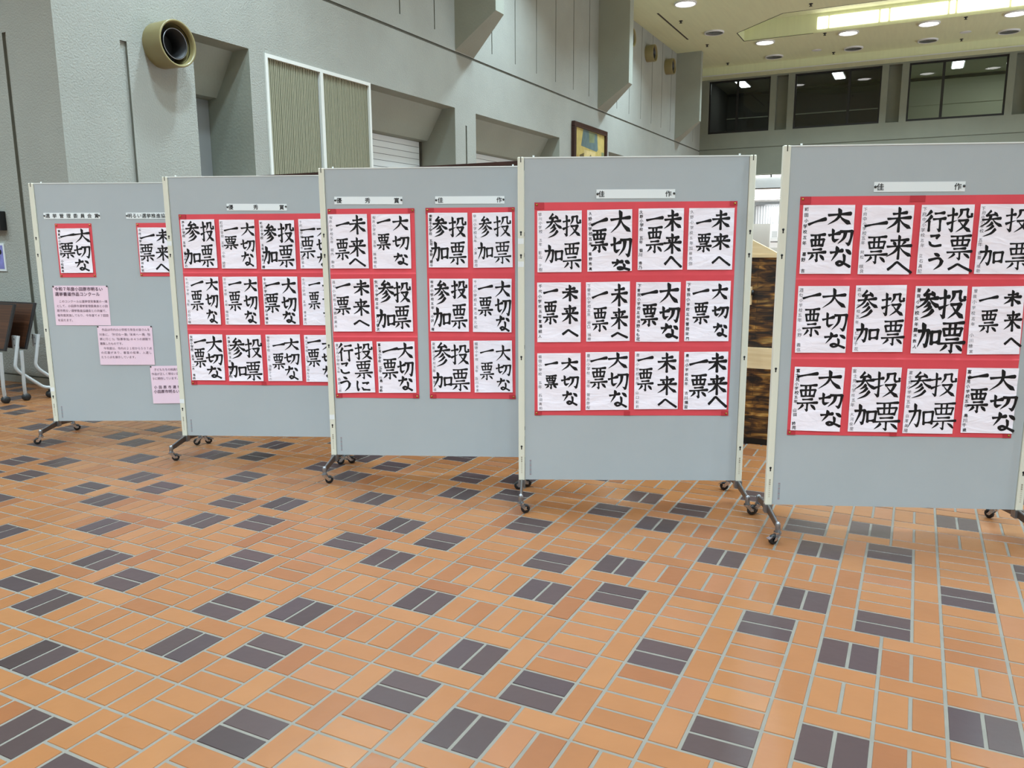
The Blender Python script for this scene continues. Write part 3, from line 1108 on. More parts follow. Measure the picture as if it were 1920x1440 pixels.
# ------------------------------------------------------------------ brush characters: strokes in a 0-100 box, y downwards
# kinds: h horizontal, v vertical, p falling left, n falling right, d dot, k ends in a hook, t rising flick, b bent
G = {
    '大': [('h', [(10, 40), (50, 35), (90, 31)]), ('p', [(51, 4), (51, 36), (40, 64), (10, 94)]), ('n', [(50, 38), (64, 64), (94, 93)])],
    '切': [('h', [(3, 44), (24, 38), (46, 31)]), ('k', [(21, 10), (21, 62), (27, 74), (46, 64)]), ('k', [(48, 22), (94, 19), (91, 60), (84, 94), (70, 84)]), ('p', [(68, 22), (63, 58), (40, 93)])],
    'な': [('h', [(8, 32), (34, 28), (58, 22)]), ('p', [(38, 6), (34, 34), (14, 70)]), ('d', [(70, 18), (82, 26), (92, 38)]), ('b', [(66, 40), (68, 66), (62, 84), (46, 90), (36, 80), (48, 72), (66, 80), (92, 96)])],
    '一': [('h', [(0, 62), (45, 50), (100, 40)])],
    '票': [('h', [(14, 8), (50, 7), (88, 5)]), ('v', [(18, 24), (24, 46)]), ('b', [(18, 25), (84, 22), (77, 46)]), ('v', [(40, 8), (41, 44)]), ('v', [(60, 7), (59, 43)]), ('h', [(24, 45), (78, 43)]), ('h', [(28, 58), (72, 56)]), ('h', [(4, 71), (50, 69), (96, 67)]), ('k', [(51, 70), (51, 97), (40, 91)]), ('p', [(32, 76), (24, 85), (10, 95)]), ('d', [(66, 76), (78, 83), (88, 93)])],
    '未': [('h', [(26, 28), (50, 26), (76, 22)]), ('h', [(8, 47), (50, 44), (92, 41)]), ('v', [(50, 2), (50, 98)]), ('p', [(49, 46), (34, 68), (6, 88)]), ('n', [(52, 46), (66, 66), (96, 86)])],
    '来': [('h', [(18, 22), (50, 20), (82, 18)]), ('d', [(28, 27), (33, 33), (38, 40)]), ('p', [(72, 25), (67, 33), (60, 40)]), ('h', [(6, 48), (50, 45), (94, 43)]), ('v', [(50, 2), (50, 98)]), ('p', [(49, 48), (34, 70), (6, 90)]), ('n', [(52, 48), (68, 68), (97, 88)])],
    'へ': [('b', [(2, 70), (20, 46), (36, 22), (44, 24), (66, 52), (98, 88)])],
    '投': [('h', [(2, 32), (38, 26)]), ('k', [(22, 4), (23, 50), (22, 92), (8, 82)]), ('t', [(2, 64), (42, 50)]), ('p', [(54, 10), (54, 26), (42, 44)]), ('b', [(54, 11), (80, 8), (79, 30), (84, 38), (97, 36), (97, 26)]), ('p', [(46, 52), (82, 49), (68, 74), (38, 96)]), ('n', [(52, 56), (70, 76), (98, 96)])],
    '参': [('b', [(48, 2), (30, 20), (66, 16)]), ('d', [(60, 8), (67, 15), (75, 23)]), ('h', [(12, 36), (50, 33), (88, 30)]), ('p', [(48, 20), (36, 44), (4, 64)]), ('n', [(54, 33), (70, 48), (98, 62)]), ('p', [(56, 46), (46, 55), (30, 63)]), ('p', [(62, 58), (48, 70), (26, 80)]), ('p', [(72, 70), (54, 86), (20, 98)])],
    '加': [('k', [(2, 34), (46, 30), (44, 68), (38, 92), (26, 82)]), ('p', [(26, 4), (25, 44), (2, 96)]), ('v', [(60, 36), (62, 84)]), ('b', [(60, 37), (96, 34), (93, 82)]), ('h', [(62, 78), (93, 76)])],
    '行': [('p', [(30, 2), (18, 16), (4, 28)]), ('p', [(34, 26), (20, 44), (2, 58)]), ('v', [(22, 44), (23, 96)]), ('h', [(46, 16), (90, 12)]), ('h', [(40, 42), (98, 38)]), ('k', [(74, 41), (74, 96), (60, 86)])],
    'こ': [('b', [(20, 22), (74, 16), (70, 24), (60, 36)]), ('b', [(16, 62), (22, 82), (48, 92), (88, 86)])],
    'う': [('d', [(36, 4), (48, 10), (62, 18)]), ('p', [(14, 44), (60, 32), (78, 48), (70, 72), (40, 98)])],
    'に': [('k', [(14, 8), (10, 50), (14, 92), (26, 76)]), ('b', [(46, 26), (86, 22), (74, 34)]), ('b', [(44, 66), (50, 86), (92, 90)])],
}


def catmull(pts, step):
    pts = [Vector((p[0], p[1])) for p in pts]
    if len(pts) == 2:
        n = max(2, int((pts[1] - pts[0]).length / step))
        return [pts[0].lerp(pts[1], i / n) for i in range(n + 1)]
    out = []
    P = [pts[0] * 2 - pts[1]] + pts + [pts[-1] * 2 - pts[-2]]
    for i in range(1, len(P) - 2):
        p0, p1, p2, p3 = P[i - 1], P[i], P[i + 1], P[i + 2]
        n = max(2, int((p2 - p1).length / step))
        for k in range(n):
            t = k / n
            out.append(0.5 * ((2 * p1) + (p2 - p0) * t + (2 * p0 - 5 * p1 + 4 * p2 - p3) * t * t + (3 * p1 - p0 - 3 * p2 + p3) * t ** 3))
    out.append(pts[-1])
    return out


def split_corners(pts):
    """cut a bent stroke where it turns sharply"""
    segs, cur = [], [pts[0]]
    for i in range(1, len(pts) - 1):
        cur.append(pts[i])
        a = (Vector(pts[i]) - Vector(pts[i - 1])).normalized()
        b = (Vector(pts[i + 1]) - Vector(pts[i])).normalized()
        if a.dot(b) < 0.45:
            segs.append(cur)
            cur = [pts[i]]
    cur.append(pts[-1])
    segs.append(cur)
    return segs


def width_at(kind, t):
    if kind == 'h':
        return 0.92 - 0.34 * math.sin(PI * min(1, t * 1.15)) + 0.34 * t ** 3
    if kind == 'v':
        return 1.12 - 0.26 * math.sin(PI * t) - 0.12 * t
    if kind == 'p':
        return 1.2 * (1 - t) ** 0.75 + 0.1
    if kind == 'n':
        return 0.34 + 1.12 * (t / 0.8) ** 1.5 if t < 0.8 else 1.46 * max(0.06, 1 - (t - 0.8) / 0.2)
    if kind == 'd':
        return 0.3 + 0.95 * math.sin(PI * min(1, t * 0.85 + 0.02))
    if kind == 't':
        return 1.1 * (1 - t) + 0.1
    return 0.95 - 0.14 * math.sin(PI * t)


DENSE = {'票': 0.8, '参': 0.92, '投': 0.92, '来': 0.92, '行': 0.95}
PEN = Vector((0.5, -0.87))


def brush(mb, ch, box, w, y, surf, rnd):
    """one brush-written character filling box = (x0, z0, x1, z1)"""
    x0, z0, x1, z1 = box
    allp = [p for _, s in G[ch] for p in s]
    gx0, gx1 = min(p[0] for p in allp), max(p[0] for p in allp)
    gy0, gy1 = min(p[1] for p in allp), max(p[1] for p in allp)
    if ch in 'なへこうに':
        pad = (x1 - x0) * {'な': 0.06, 'へ': 0.02, 'こ': 0.2, 'う': 0.16, 'に': 0.12}[ch]
        x0, x1 = x0 + pad, x1 - pad
    w *= DENSE.get(ch, 1.0)
    h = w * 0.45
    sx = (x1 - x0 - 2 * h) / (gx1 - gx0)
    sz = max(0.0, (z1 - z0 - 2 * h)) / max(1, gy1 - gy0)

    def tr(p):
        return Vector((x0 + h + (p[0] - gx0) * sx, z1 - h - (p[1] - gy0) * sz))

    def emitv(p):
        return (p.x, y + surf(p.x, p.y), p.y)
    for kind, s in G[ch]:
        jx, jz = rnd.uniform(-1, 1) * 0.0008, rnd.uniform(-1, 1) * 0.0008
        pts = [tr(p) + Vector((jx, jz)) for p in s]
        segs = split_corners([tuple(p) for p in pts])
        ns = len(segs)
        for si, sg in enumerate(segs):
            line = catmull(sg, 0.0045)
            n = len(line)
            vs = []
            for i, p in enumerate(line):
                d = (line[min(i + 1, n - 1)] - line[max(i - 1, 0)])
                d = d.normalized() if d.length > 1e-9 else Vector((1, 0))
                t = i / (n - 1)
                if ns == 1:
                    k = kind if kind not in 'kb' else 'b'
                    ww = width_at(k, t)
                    if kind == 'k' and t > 0.85:
                        ww *= max(0.15, 1 - (t - 0.85) / 0.16)
                else:
                    ww = width_at('v', t) * (0.95 if kind != 'p' else 1.0)
                    if si == ns - 1 and kind in 'kp':
                        ww = width_at('t' if kind == 'k' else 'p', t)
                ww *= w * (1 + rnd.uniform(-0.04, 0.04)) / 2
                nn = Vector((-d.y, d.x))
                if i == 0 and si == 0:
                    pen = PEN if nn.dot(PEN) > 0 else -PEN
                    nn = (nn * 0.5 + pen * 0.5).normalized()
                nn = nn * ww
                vs += [emitv(p + nn), emitv(p - nn)]
            fs = [(2 * i, 2 * i + 1, 2 * i + 3, 2 * i + 2) for i in range(n - 1)]
            mb.add(vs, fs)
            # blunt rounded ends
            for e, (p, q) in enumerate(((line[0], line[1]), (line[-1], line[-2]))):
                d = (p - q).normalized()
                a = Vector(vs[0][::2]) if e == 0 else Vector(vs[-2][::2])
                r = (a - p).length
                nn = Vector((-d.y, d.x))
                if e == 0 and si == 0:
                    nn = (a - p).normalized()
                    cap = [p + nn * r, p + nn * r * 0.6 + d * r * 0.22, p + d * r * 0.3, p - nn * r * 0.6 + d * r * 0.25, p - nn * r]
                else:
                    cap = [p + nn * r, p + nn * r * 0.6 + d * r * 0.6, p + d * r * 0.7, p - nn * r * 0.75 + d * r * 0.45, p - nn * r]
                mb.add([emitv(c) for c in cap], [(0, 1, 2, 3, 4)])


# ------------------------------------------------------------------ what hangs on the boards
# (board, s, z, tilt, width, height, brush weight, small writing, [(character, box in mm)])
SHEETS = [
    (1, 0.2933, 1.4151, 0.36, 0.2402, 0.3242, 1.10, '東富水小学校五年 小松美南', [('大', (4, 51, 130, 162)), ('切', (-9, -57, 118, 43)), ('な', (-19, -153, 107, -58)), ('一', (-101, 93, 14, 124)), ('票', (-113, -57, 2, 61))]),
    (1, 0.8911, 1.4166, -0.31, 0.2415, 0.3266, 1.10, '千代小学校五年 武田侑依', [('未', (7, 47, 123, 158)), ('来', (-2, -80, 114, 40)), ('へ', (-11, -160, 106, -99)), ('一', (-109, 78, 4, 116)), ('票', (-119, -85, -6, 47))]),
    (2, 0.2210, 1.4594, 0.14, 0.2352, 0.3234, 1.10, '芦子小学校 五年 米山ゆきの', [('投', (13, 9, 114, 152)), ('票', (1, -156, 102, -5)), ('参', (-100, 8, 20, 153)), ('加', (-114, -142, 7, -28))]),
    (2, 0.4905, 1.4556, -0.27, 0.2419, 0.3240, 0.90, '町田小学校 五年 小松 結菜', [('大', (21, 49, 124, 145)), ('切', (14, -50, 118, 35)), ('な', (8, -150, 112, -47)), ('一', (-95, 85, 8, 113)), ('票', (-101, -37, 3, 55))]),
    (2, 0.7634, 1.4505, -0.21, 0.2394, 0.3242, 1.25, '町田小学校 五年 前田一輝', [('投', (2, 8, 120, 146)), ('票', (-6, -151, 112, 1)), ('参', (-101, 9, 5, 142)), ('加', (-109, -133, -3, -7))]),
    (2, 1.0340, 1.4556, 0.08, 0.2415, 0.3264, 1.00, '千代小学校 五年 小野菜木', [('大', (-4, 43, 101, 135)), ('切', (-9, -64, 96, 34)), ('な', (-14, -160, 91, -58)), ('一', (-115, 82, -7, 104)), ('票', (-121, -100, -13, 53))]),
    (2, 0.2187, 1.0768, -0.39, 0.2361, 0.3254, 1.00, '千代小学校 五年 石田小晴', [('大', (23, 62, 118, 157)), ('切', (15, -49, 111, 50)), ('な', (8, -158, 104, -55)), ('一', (-82, 95, 14, 135)), ('票', (-90, -70, 6, 71))]),
    (2, 0.4882, 1.0759, 0.10, 0.2416, 0.3258, 1.05, '千代小学校 五年 塩田麻文', [('大', (21, 56, 122, 151)), ('切', (13, -61, 115, 41)), ('な', (6, -157, 108, -64)), ('一', (-86, 102, 12, 131)), ('票', (-95, -70, 4, 66))]),
    (2, 0.7647, 1.0759, -0.06, 0.2413, 0.3251, 1.20, '千代小学校五年 石井晴治', [('大', (6, 41, 115, 156)), ('切', (-1, -73, 109, 32)), ('な', (-6, -158, 104, -67)), ('一', (-107, 93, 0, 126)), ('票', (-115, -82, -7, 51))]),
    (2, 1.0325, 1.0723, -0.25, 0.2415, 0.3248, 0.90, '千代小学校 五年 橋本里乃', [('大', (19, 66, 125, 133)), ('切', (15, -44, 121, 54)), ('な', (11, -130, 117, -56)), ('一', (-77, 102, 11, 129)), ('票', (-82, -57, 6, 65))]),
    (2, 0.2200, 0.6852, -0.06, 0.2366, 0.3213, 1.10, '矢作小学校 五年 二木 唯桃', [('大', (-5, 29, 120, 153)), ('切', (-13, -53, 113, 32)), ('な', (-20, -151, 107, -56)), ('一', (-91, 95, 2, 127)), ('票', (-100, -73, -6, 65))]),
    (2, 0.4881, 0.6816, 0.30, 0.2442, 0.3220, 1.15, '大窪小学校五年 加藤光', [('投', (2, -4, 127, 138)), ('票', (-9, -158, 117, -23)), ('参', (-117, -10, 18, 144)), ('加', (-128, -141, 8, -23))]),
    (2, 0.7640, 0.6841, 0.47, 0.2405, 0.3224, 0.95, '報徳小学校 五年 須藤ひなの', [('大', (3, 48, 115, 139)), ('切', (-3, -49, 109, 36)), ('な', (-9, -155, 103, -52)), ('一', (-80, 77, 13, 102)), ('票', (-88, -81, 5, 33))]),
    (2, 1.0331, 0.6812, 0.17, 0.2415, 0.3243, 1.05, '豊川小学校 五年 江間みなみ', [('大', (-3, 53, 101, 134)), ('切', (-8, -35, 97, 40)), ('な', (-13, -142, 92, -47)), ('一', (-106, 101, -5, 129)), ('票', (-112, -60, -11, 68))]),
    (3, 0.1671, 1.4686, 0.07, 0.2398, 0.3248, 1.00, '桜井小学校五年 堀内 駒也', [('未', (3, 38, 116, 160)), ('来', (-3, -94, 111, 27)), ('へ', (-7, -154, 107, -101)), ('一', (-79, 87, 12, 117)), ('票', (-86, -112, 6, 18))]),
    (3, 0.4310, 1.4669, -0.04, 0.2379, 0.3252, 0.95, '桜井小学校 五年 越後明花', [('大', (7, 59, 114, 155)), ('切', (4, -51, 111, 37)), ('な', (1, -146, 108, -66)), ('一', (-89, 103, 1, 134)), ('票', (-93, -53, -3, 48))]),
    (3, 0.7777, 1.4722, -0.21, 0.2390, 0.3246, 1.10, '東富水小学校 五年 菅野 碧斗', [('投', (3, 13, 114, 141)), ('票', (1, -146, 112, -8)), ('参', (-105, 14, 7, 144)), ('加', (-108, -130, 4, -5))]),
    (3, 1.0471, 1.4713, 0.69, 0.2384, 0.3252, 0.80, '早川小学校五年 小澤 悠月', [('投', (6, 15, 115, 145)), ('票', (3, -141, 112, -8)), ('参', (-91, 13, 6, 144)), ('加', (-94, -117, 3, -8))]),
    (3, 0.1705, 1.0811, 0.41, 0.2410, 0.3244, 1.00, '酒匂小学校五年勝亦美月', [('未', (12, 56, 122, 159)), ('来', (6, -68, 117, 44)), ('へ', (2, -132, 112, -89)), ('一', (-98, 100, 1, 135)), ('票', (-105, -60, -5, 55))]),
    (3, 0.4319, 1.0813, 0.29, 0.2361, 0.3249, 1.20, '矢作小学校五年 井上倫太', [('投', (0, 10, 113, 147)), ('票', (-5, -147, 108, -1)), ('参', (-105, 9, 17, 157)), ('加', (-111, -144, 11, -20))]),
    (3, 0.7773, 1.0810, -0.17, 0.2400, 0.3231, 1.20, '桜井小学校五年 小沢 櫂', [('投', (10, 35, 115, 155)), ('票', (7, -144, 113, 9)), ('参', (-101, -1, 12, 155)), ('加', (-104, -138, 10, -10))]),
    (3, 1.0413, 1.0796, -0.40, 0.2371, 0.3252, 1.05, '千代小学校五年石黒元紀', [('大', (13, 46, 116, 153)), ('切', (13, -63, 116, 47)), ('な', (13, -160, 116, -57)), ('一', (-90, 93, 7, 125)), ('票', (-91, -67, 6, 53))]),
    (3, 0.1760, 0.6940, 1.47, 0.2400, 0.3232, 0.95, '富士見小学校五年 長倉二郎', [('投', (2, 42, 120, 154)), ('票', (-6, -75, 113, 42)), ('に', (-13, -152, 107, -82)), ('行', (-107, 37, -3, 155)), ('こ', (-114, -43, -10, 34)), ('う', (-121, -157, -17, -53))]),
    (3, 0.4394, 0.6956, 0.64, 0.2375, 0.3234, 1.10, '富士見小学校 五年 川島 彩希', [('大', (5, 49, 114, 157)), ('切', (1, -58, 110, 45)), ('な', (-4, -153, 107, -54)), ('一', (-91, 89, 15, 125)), ('票', (-96, -77, 10, 56))]),
    (3, 0.7809, 0.7024, 0.57, 0.2382, 0.3208, 1.05, '東富水小学校五年 小里 竣', [('投', (-1, 7, 119, 142)), ('票', (-5, -154, 116, -12)), ('参', (-113, -5, 12, 153)), ('加', (-118, -138, 8, -32))]),
    (3, 1.0440, 0.7029, 0.63, 0.2369, 0.3234, 0.75, '報徳小学校 五年 及川ゆま', [('大', (15, 31, 114, 136)), ('切', (13, -58, 112, 21)), ('な', (11, -155, 110, -68)), ('一', (-83, 81, 8, 109)), ('票', (-86, -84, 6, 29))]),
    (4, 0.2246, 1.4601, 0.25, 0.2384, 0.3263, 0.95, '早川小学校 五年 影山 夕樹', [('投', (13, 22, 117, 143)), ('票', (13, -148, 118, -5)), ('参', (-83, 15, 20, 152)), ('加', (-84, -117, 21, -14))]),
    (4, 0.4937, 1.4639, 0.81, 0.2396, 0.3266, 1.35, '久野小学校五年 星野秀真', [('大', (-1, 34, 120, 162)), ('切', (-1, -90, 121, 22)), ('な', (-1, -164, 121, -96)), ('一', (-105, 75, -8, 120)), ('票', (-105, -63, -7, 64))]),
    (4, 0.7663, 1.4694, 0.30, 0.2408, 0.3246, 1.15, '久野小学校 五年 菊川 寿乃', [('未', (10, 39, 114, 158)), ('来', (12, -81, 117, 33)), ('へ', (15, -154, 120, -90)), ('一', (-84, 94, 15, 121)), ('票', (-82, -74, 18, 70))]),
    (4, 1.0326, 1.4691, -0.11, 0.2398, 0.3248, 1.00, '久野小学校五年加藤克弥', [('未', (-4, 45, 104, 156)), ('来', (0, -60, 109, 34)), ('へ', (4, -144, 114, -90)), ('一', (-85, 76, 2, 104)), ('票', (-81, -71, 7, 31))]),
    (4, 0.2236, 1.0784, 0.25, 0.2378, 0.3264, 1.10, '千代小学校五年富澤結人', [('未', (11, 58, 110, 154)), ('来', (11, -66, 111, 45)), ('へ', (11, -135, 111, -91)), ('一', (-91, 99, -4, 128)), ('票', (-91, -66, -4, 64))]),
    (4, 0.4907, 1.0816, 0.89, 0.2382, 0.3242, 1.05, '下曽我小学校五年 谷口 瑞穂', [('未', (11, 26, 113, 155)), ('来', (11, -99, 113, 23)), ('へ', (11, -149, 114, -111)), ('一', (-91, 71, 2, 112)), ('票', (-91, -109, 2, 26))]),
    (4, 0.7607, 1.0791, -0.05, 0.2405, 0.3250, 1.35, '下曽我小学校五年浅野もも花', [('大', (1, 41, 117, 161)), ('切', (4, -58, 121, 35)), ('な', (6, -149, 124, -58)), ('一', (-98, 87, 1, 119)), ('票', (-95, -80, 4, 47))]),
    (4, 1.0292, 1.0831, 0.01, 0.2404, 0.3274, 1.10, '下曽我小学校五年曽我栄門', [('大', (16, 58, 111, 151)), ('切', (20, -40, 116, 32)), ('な', (24, -144, 120, -61)), ('一', (-87, 88, 8, 121)), ('票', (-83, -72, 12, 51))]),
    (4, 0.2259, 0.6914, 0.46, 0.2394, 0.3242, 0.95, '報徳小学校 五年 石田真和', [('大', (8, 59, 111, 138)), ('切', (8, -37, 111, 40)), ('な', (8, -136, 111, -47)), ('一', (-83, 91, -4, 115)), ('票', (-84, -40, -5, 42))]),
    (4, 0.4926, 0.6971, 0.56, 0.2390, 0.3257, 1.05, '豊川小学校 五年 皆月奈桜', [('大', (-1, 66, 118, 163)), ('切', (0, -49, 119, 53)), ('な', (0, -153, 120, -49)), ('一', (-98, 105, 2, 137)), ('票', (-98, -45, 3, 80))]),
    (4, 0.7636, 0.7011, 0.29, 0.2417, 0.3238, 1.05, '豊川小学校五年 山口彩莉', [('未', (-1, 41, 114, 159)), ('来', (2, -85, 118, 30)), ('へ', (4, -156, 120, -102)), ('一', (-110, 104, -17, 135)), ('票', (-108, -61, -14, 71))]),
    (4, 1.0335, 0.6993, 0.59, 0.2392, 0.3234, 1.30, '豊川小学校五年 古川陽菜', [('未', (4, 42, 120, 159)), ('来', (7, -83, 124, 38)), ('へ', (10, -154, 127, -86)), ('一', (-96, 84, 13, 119)), ('票', (-93, -97, 17, 38))]),
    (5, 0.2256, 1.4619, -0.15, 0.2406, 0.3256, 1.20, '町田小学校五年 喜野 吉', [('大', (-8, 64, 114, 150)), ('切', (-1, -29, 121, 55)), ('な', (5, -135, 127, -28)), ('一', (-99, 64, -6, 104)), ('票', (-92, -106, 2, 30))]),
    (5, 0.4983, 1.4589, -0.39, 0.2382, 0.3255, 1.00, '下府中小学校五年 阿松 咲良', [('未', (-8, 33, 117, 157)), ('来', (2, -95, 129, 26)), ('へ', (10, -160, 137, -100)), ('一', (-107, 58, 5, 87)), ('票', (-98, -114, 15, 21))]),
    (5, 0.7710, 1.4589, 0.00, 0.2397, 0.3248, 1.00, '下府中小学校五年 立石真妃', [('投', (-4, 29, 118, 151)), ('票', (7, -96, 130, 24)), ('へ', (16, -155, 139, -111)), ('行', (-106, 36, -1, 140)), ('こ', (-98, -37, 8, 27)), ('う', (-90, -149, 16, -58))]),
    (5, 1.0375, 1.4590, -0.36, 0.2415, 0.3248, 0.85, '下府中小学校 五年 安藤 咲助', [('投', (-6, 28, 115, 146)), ('票', (12, -144, 133, -13)), ('参', (-122, 8, -10, 138)), ('加', (-107, -127, 6, -24))]),
    (5, 0.2254, 1.0769, 0.10, 0.2417, 0.3268, 0.95, '酒匂小学校五年 小野 義信', [('大', (-9, 50, 115, 154)), ('切', (-3, -57, 122, 39)), ('な', (3, -144, 128, -60)), ('一', (-102, 98, -10, 130)), ('票', (-95, -85, -2, 57))]),
    (5, 0.4961, 1.0816, 0.50, 0.2371, 0.3248, 1.00, '酒匂小学校五年 仁科千花', [('投', (2, 9, 115, 129)), ('票', (10, -132, 125, -5)), ('参', (-119, -3, -4, 143)), ('加', (-110, -119, 5, -18))]),
    (5, 0.7740, 1.0769, 0.10, 0.2389, 0.3260, 1.50, '曽我小学校五年露木救人', [('投', (-12, -1, 120, 152)), ('票', (1, -162, 134, -7)), ('参', (-111, 2, 5, 153)), ('加', (-99, -141, 18, -10))]),
    (5, 1.0370, 1.0745, 0.81, 0.2415, 0.3268, 0.90, '曽我小学校五年 小川穂実', [('未', (24, 65, 114, 148)), ('来', (34, -56, 123, 50)), ('へ', (42, -131, 132, -83)), ('一', (-89, 90, 5, 120)), ('票', (-81, -60, 14, 54))]),
    (5, 0.2275, 0.6795, -0.94, 0.2415, 0.3236, 1.10, '富士見小学校五年 山田 詩苑', [('大', (-7, 47, 116, 150)), ('切', (1, -45, 125, 38)), ('な', (8, -140, 132, -51)), ('一', (-111, 105, -3, 136)), ('票', (-103, -64, 6, 76))]),
    (5, 0.5024, 0.6803, -0.02, 0.2369, 0.3256, 1.05, '富士見小学校五年 大河俊里', [('投', (-18, 7, 119, 145)), ('票', (-7, -157, 131, -8)), ('参', (-107, -3, 6, 144)), ('加', (-97, -133, 17, -19))]),
    (5, 0.7667, 0.6752, 0.04, 0.2390, 0.3244, 0.85, '富士見小学校五年 白澤美陽', [('投', (-7, 20, 119, 147)), ('票', (6, -143, 133, -3)), ('参', (-113, 11, 11, 151)), ('加', (-101, -137, 24, -8))]),
    (5, 1.0460, 0.6814, -0.23, 0.2433, 0.3248, 1.20, '富士見小学校五年 鳥川千歳', [('大', (-14, 44, 119, 158)), ('切', (-3, -50, 130, 34)), ('な', (6, -156, 141, -53)), ('一', (-118, 104, -16, 133)), ('票', (-106, -61, -4, 62))]),
]
NOTES = [
    (1, (0.0955, 1.1595), 0.414, 0.296, -0.4, 'pink notice with a two-line bold title, uppermost of three',
     [('令和７年度小田原市明るい', 0.014, 0.0243, 0.362, 1, 0.030), ('選挙書道作品コンクール', 0.014, 0.0625, 0.337, 1, 0.030),
      ('　このコンクールは選挙啓発事業の一環', 0.018, 0.1167, 0.385, 0, 0.0215), ('として、小田原市選挙管理委員会と小田', 0.018, 0.151, 0.385, 0, 0.0215),
      ('原市明るい選挙推進協議会との共催で、', 0.018, 0.186, 0.385, 0, 0.0215), ('毎年度実施しており、今年度で４７回目', 0.018, 0.221, 0.385, 0, 0.0215), ('を迎えます。', 0.018, 0.257, 0.125, 0, 0.0215)]),
    (1, (0.4015, 0.857), 0.414, 0.295, -0.2, 'pink notice filled with seven text lines, middle of three',
     [('　作品は市内の小学校５年生の皆さんを', 0.012, 0.0278, 0.386, 0, 0.0215), ('対象に、「大切な一票」「未来へ一票」「投', 0.012, 0.064, 0.388, 0, 0.0215),
      ('票に行こう」「投票参加」の４つの課題で', 0.012, 0.099, 0.388, 0, 0.0215), ('募集したものです。', 0.012, 0.133, 0.185, 0, 0.0215),
      ('　今年度は、市内の２１校から５０７点', 0.014, 0.169, 0.388, 0, 0.0215), ('の応募があり、審査の結果、入選し', 0.012, 0.2015, 0.388, 0, 0.0215), ('た５０点を展示しています。', 0.012, 0.236, 0.275, 0, 0.0215)]),
    (1, (0.775, 0.5515), 0.414, 0.29, 0.6, 'pink notice lowest of three, partly covered by the next board',
     [('　子どもたちの純真な', 0.008, 0.0278, 0.21, 0, 0.0215), ('作品が正しく明るい選', 0.008, 0.061, 0.21, 0, 0.0215), ('うに期待しています。', 0.008, 0.096, 0.21, 0, 0.0215),
      ('小田原市選挙', 0.012, 0.163, 0.215, 1, 0.026), ('小田原市明るい選', 0.012, 0.1966, 0.225, 1, 0.028)]),
]
# heading strips: (board, left s, centre z, width, height, tilt, text, [positions 0-1], char size, label)
STRIPS = [
    (1, 0.086, 1.668, 0.416, 0.044, -0.2, '選挙管理委員会賞', [0.07 + 0.124 * i for i in range(8)], 0.033, 'white heading strip of eight spaced characters at the upper left of the leftmost board'),
    (1, 0.6935, 1.6655, 0.45, 0.045, -0.2, '明るい選挙推進協議会長賞', [0.062 + 0.0775 * i for i in range(12)], 0.034, 'white heading strip of close-set characters, running behind the second board'),
    (2, 0.4275, 1.7005, 0.411, 0.044, -0.6, '優秀賞', [0.07, 0.485, 0.915], 0.034, 'white heading strip reading 優秀賞 on the second board from left'),
    (3, 0.0895, 1.7125, 0.416, 0.045, -0.5, '優秀賞', [0.07, 0.49, 0.915], 0.034, 'white heading strip reading 優秀賞 above the left red sheet of the middle board'),
    (3, 0.7045, 1.709, 0.416, 0.044, -0.2, '佳作', [0.075, 0.925], 0.034, 'white heading strip reading 佳作 above the right red sheet of the middle board'),
    (4, 0.42, 1.709, 0.417, 0.047, -0.2, '佳作', [0.065, 0.915], 0.034, 'white heading strip reading 佳作 on the second board from right'),
    (5, 0.428, 1.7065, 0.414, 0.046, -0.3, '佳作', [0.07, 0.92], 0.034, 'white heading strip reading 佳作 on the rightmost board'),
]
# red backing sheets: (board, s0, z0, s1, z1, rows, columns, label)
MATSHEETS = [
    (1, 0.161, 1.22, 0.432, 1.612, 1, 1, 'red backing sheet behind a single work, left one on the leftmost board'),
    (1, 0.761, 1.224, 1.032, 1.613, 1, 1, 'red backing sheet behind a single work, running behind the second board'),
    (2, 0.092, 0.492, 1.175, 1.655, 3, 4, 'wide red backing sheet of twelve works on the second board from left'),
    (3, 0.045, 0.499, 0.577, 1.663, 3, 2, 'narrow red backing sheet of six works, left on the middle board'),
    (3, 0.6445, 0.5, 1.1815, 1.664, 3, 2, 'narrow red backing sheet of six works, right on the middle board'),
    (4, 0.090, 0.502, 1.1665, 1.667, 3, 4, 'wide red backing sheet of twelve works on the second board from right'),
    (5, 0.0905, 0.4955, 1.166, 1.665, 3, 4, 'wide red backing sheet of twelve works on the rightmost board'),
]

chars_n = set(''.join(s[7] for s in SHEETS).replace(' ', '')) | set(''.join(l[0] for n in NOTES for l in n[6] if not l[4])) - {'　'}
chars_b = set(''.join(s[6] for s in STRIPS)) | set(''.join(l[0] for n in NOTES for l in n[6] if l[4]))
chars_n.discard('　')
CN = glyph_cache(sorted(chars_n), 0.0, 2)
CB = glyph_cache(sorted(chars_b), 0.0, 2)


def tack(i, s, z, m, label, group):
    mb = MB()
    mb.lathe((0, 0, 0), (0, -1, 0), [(0, 0.0062), (0.0015, 0.0062), (0.004, 0.004), (0.005, 0.0)], 14)
    o = mb.build('thumbtack', [m])
    o.location, o.rotation_euler = on_board(i, s, z, 0.0062)
    tag(o, label, 'thumbtack', group)


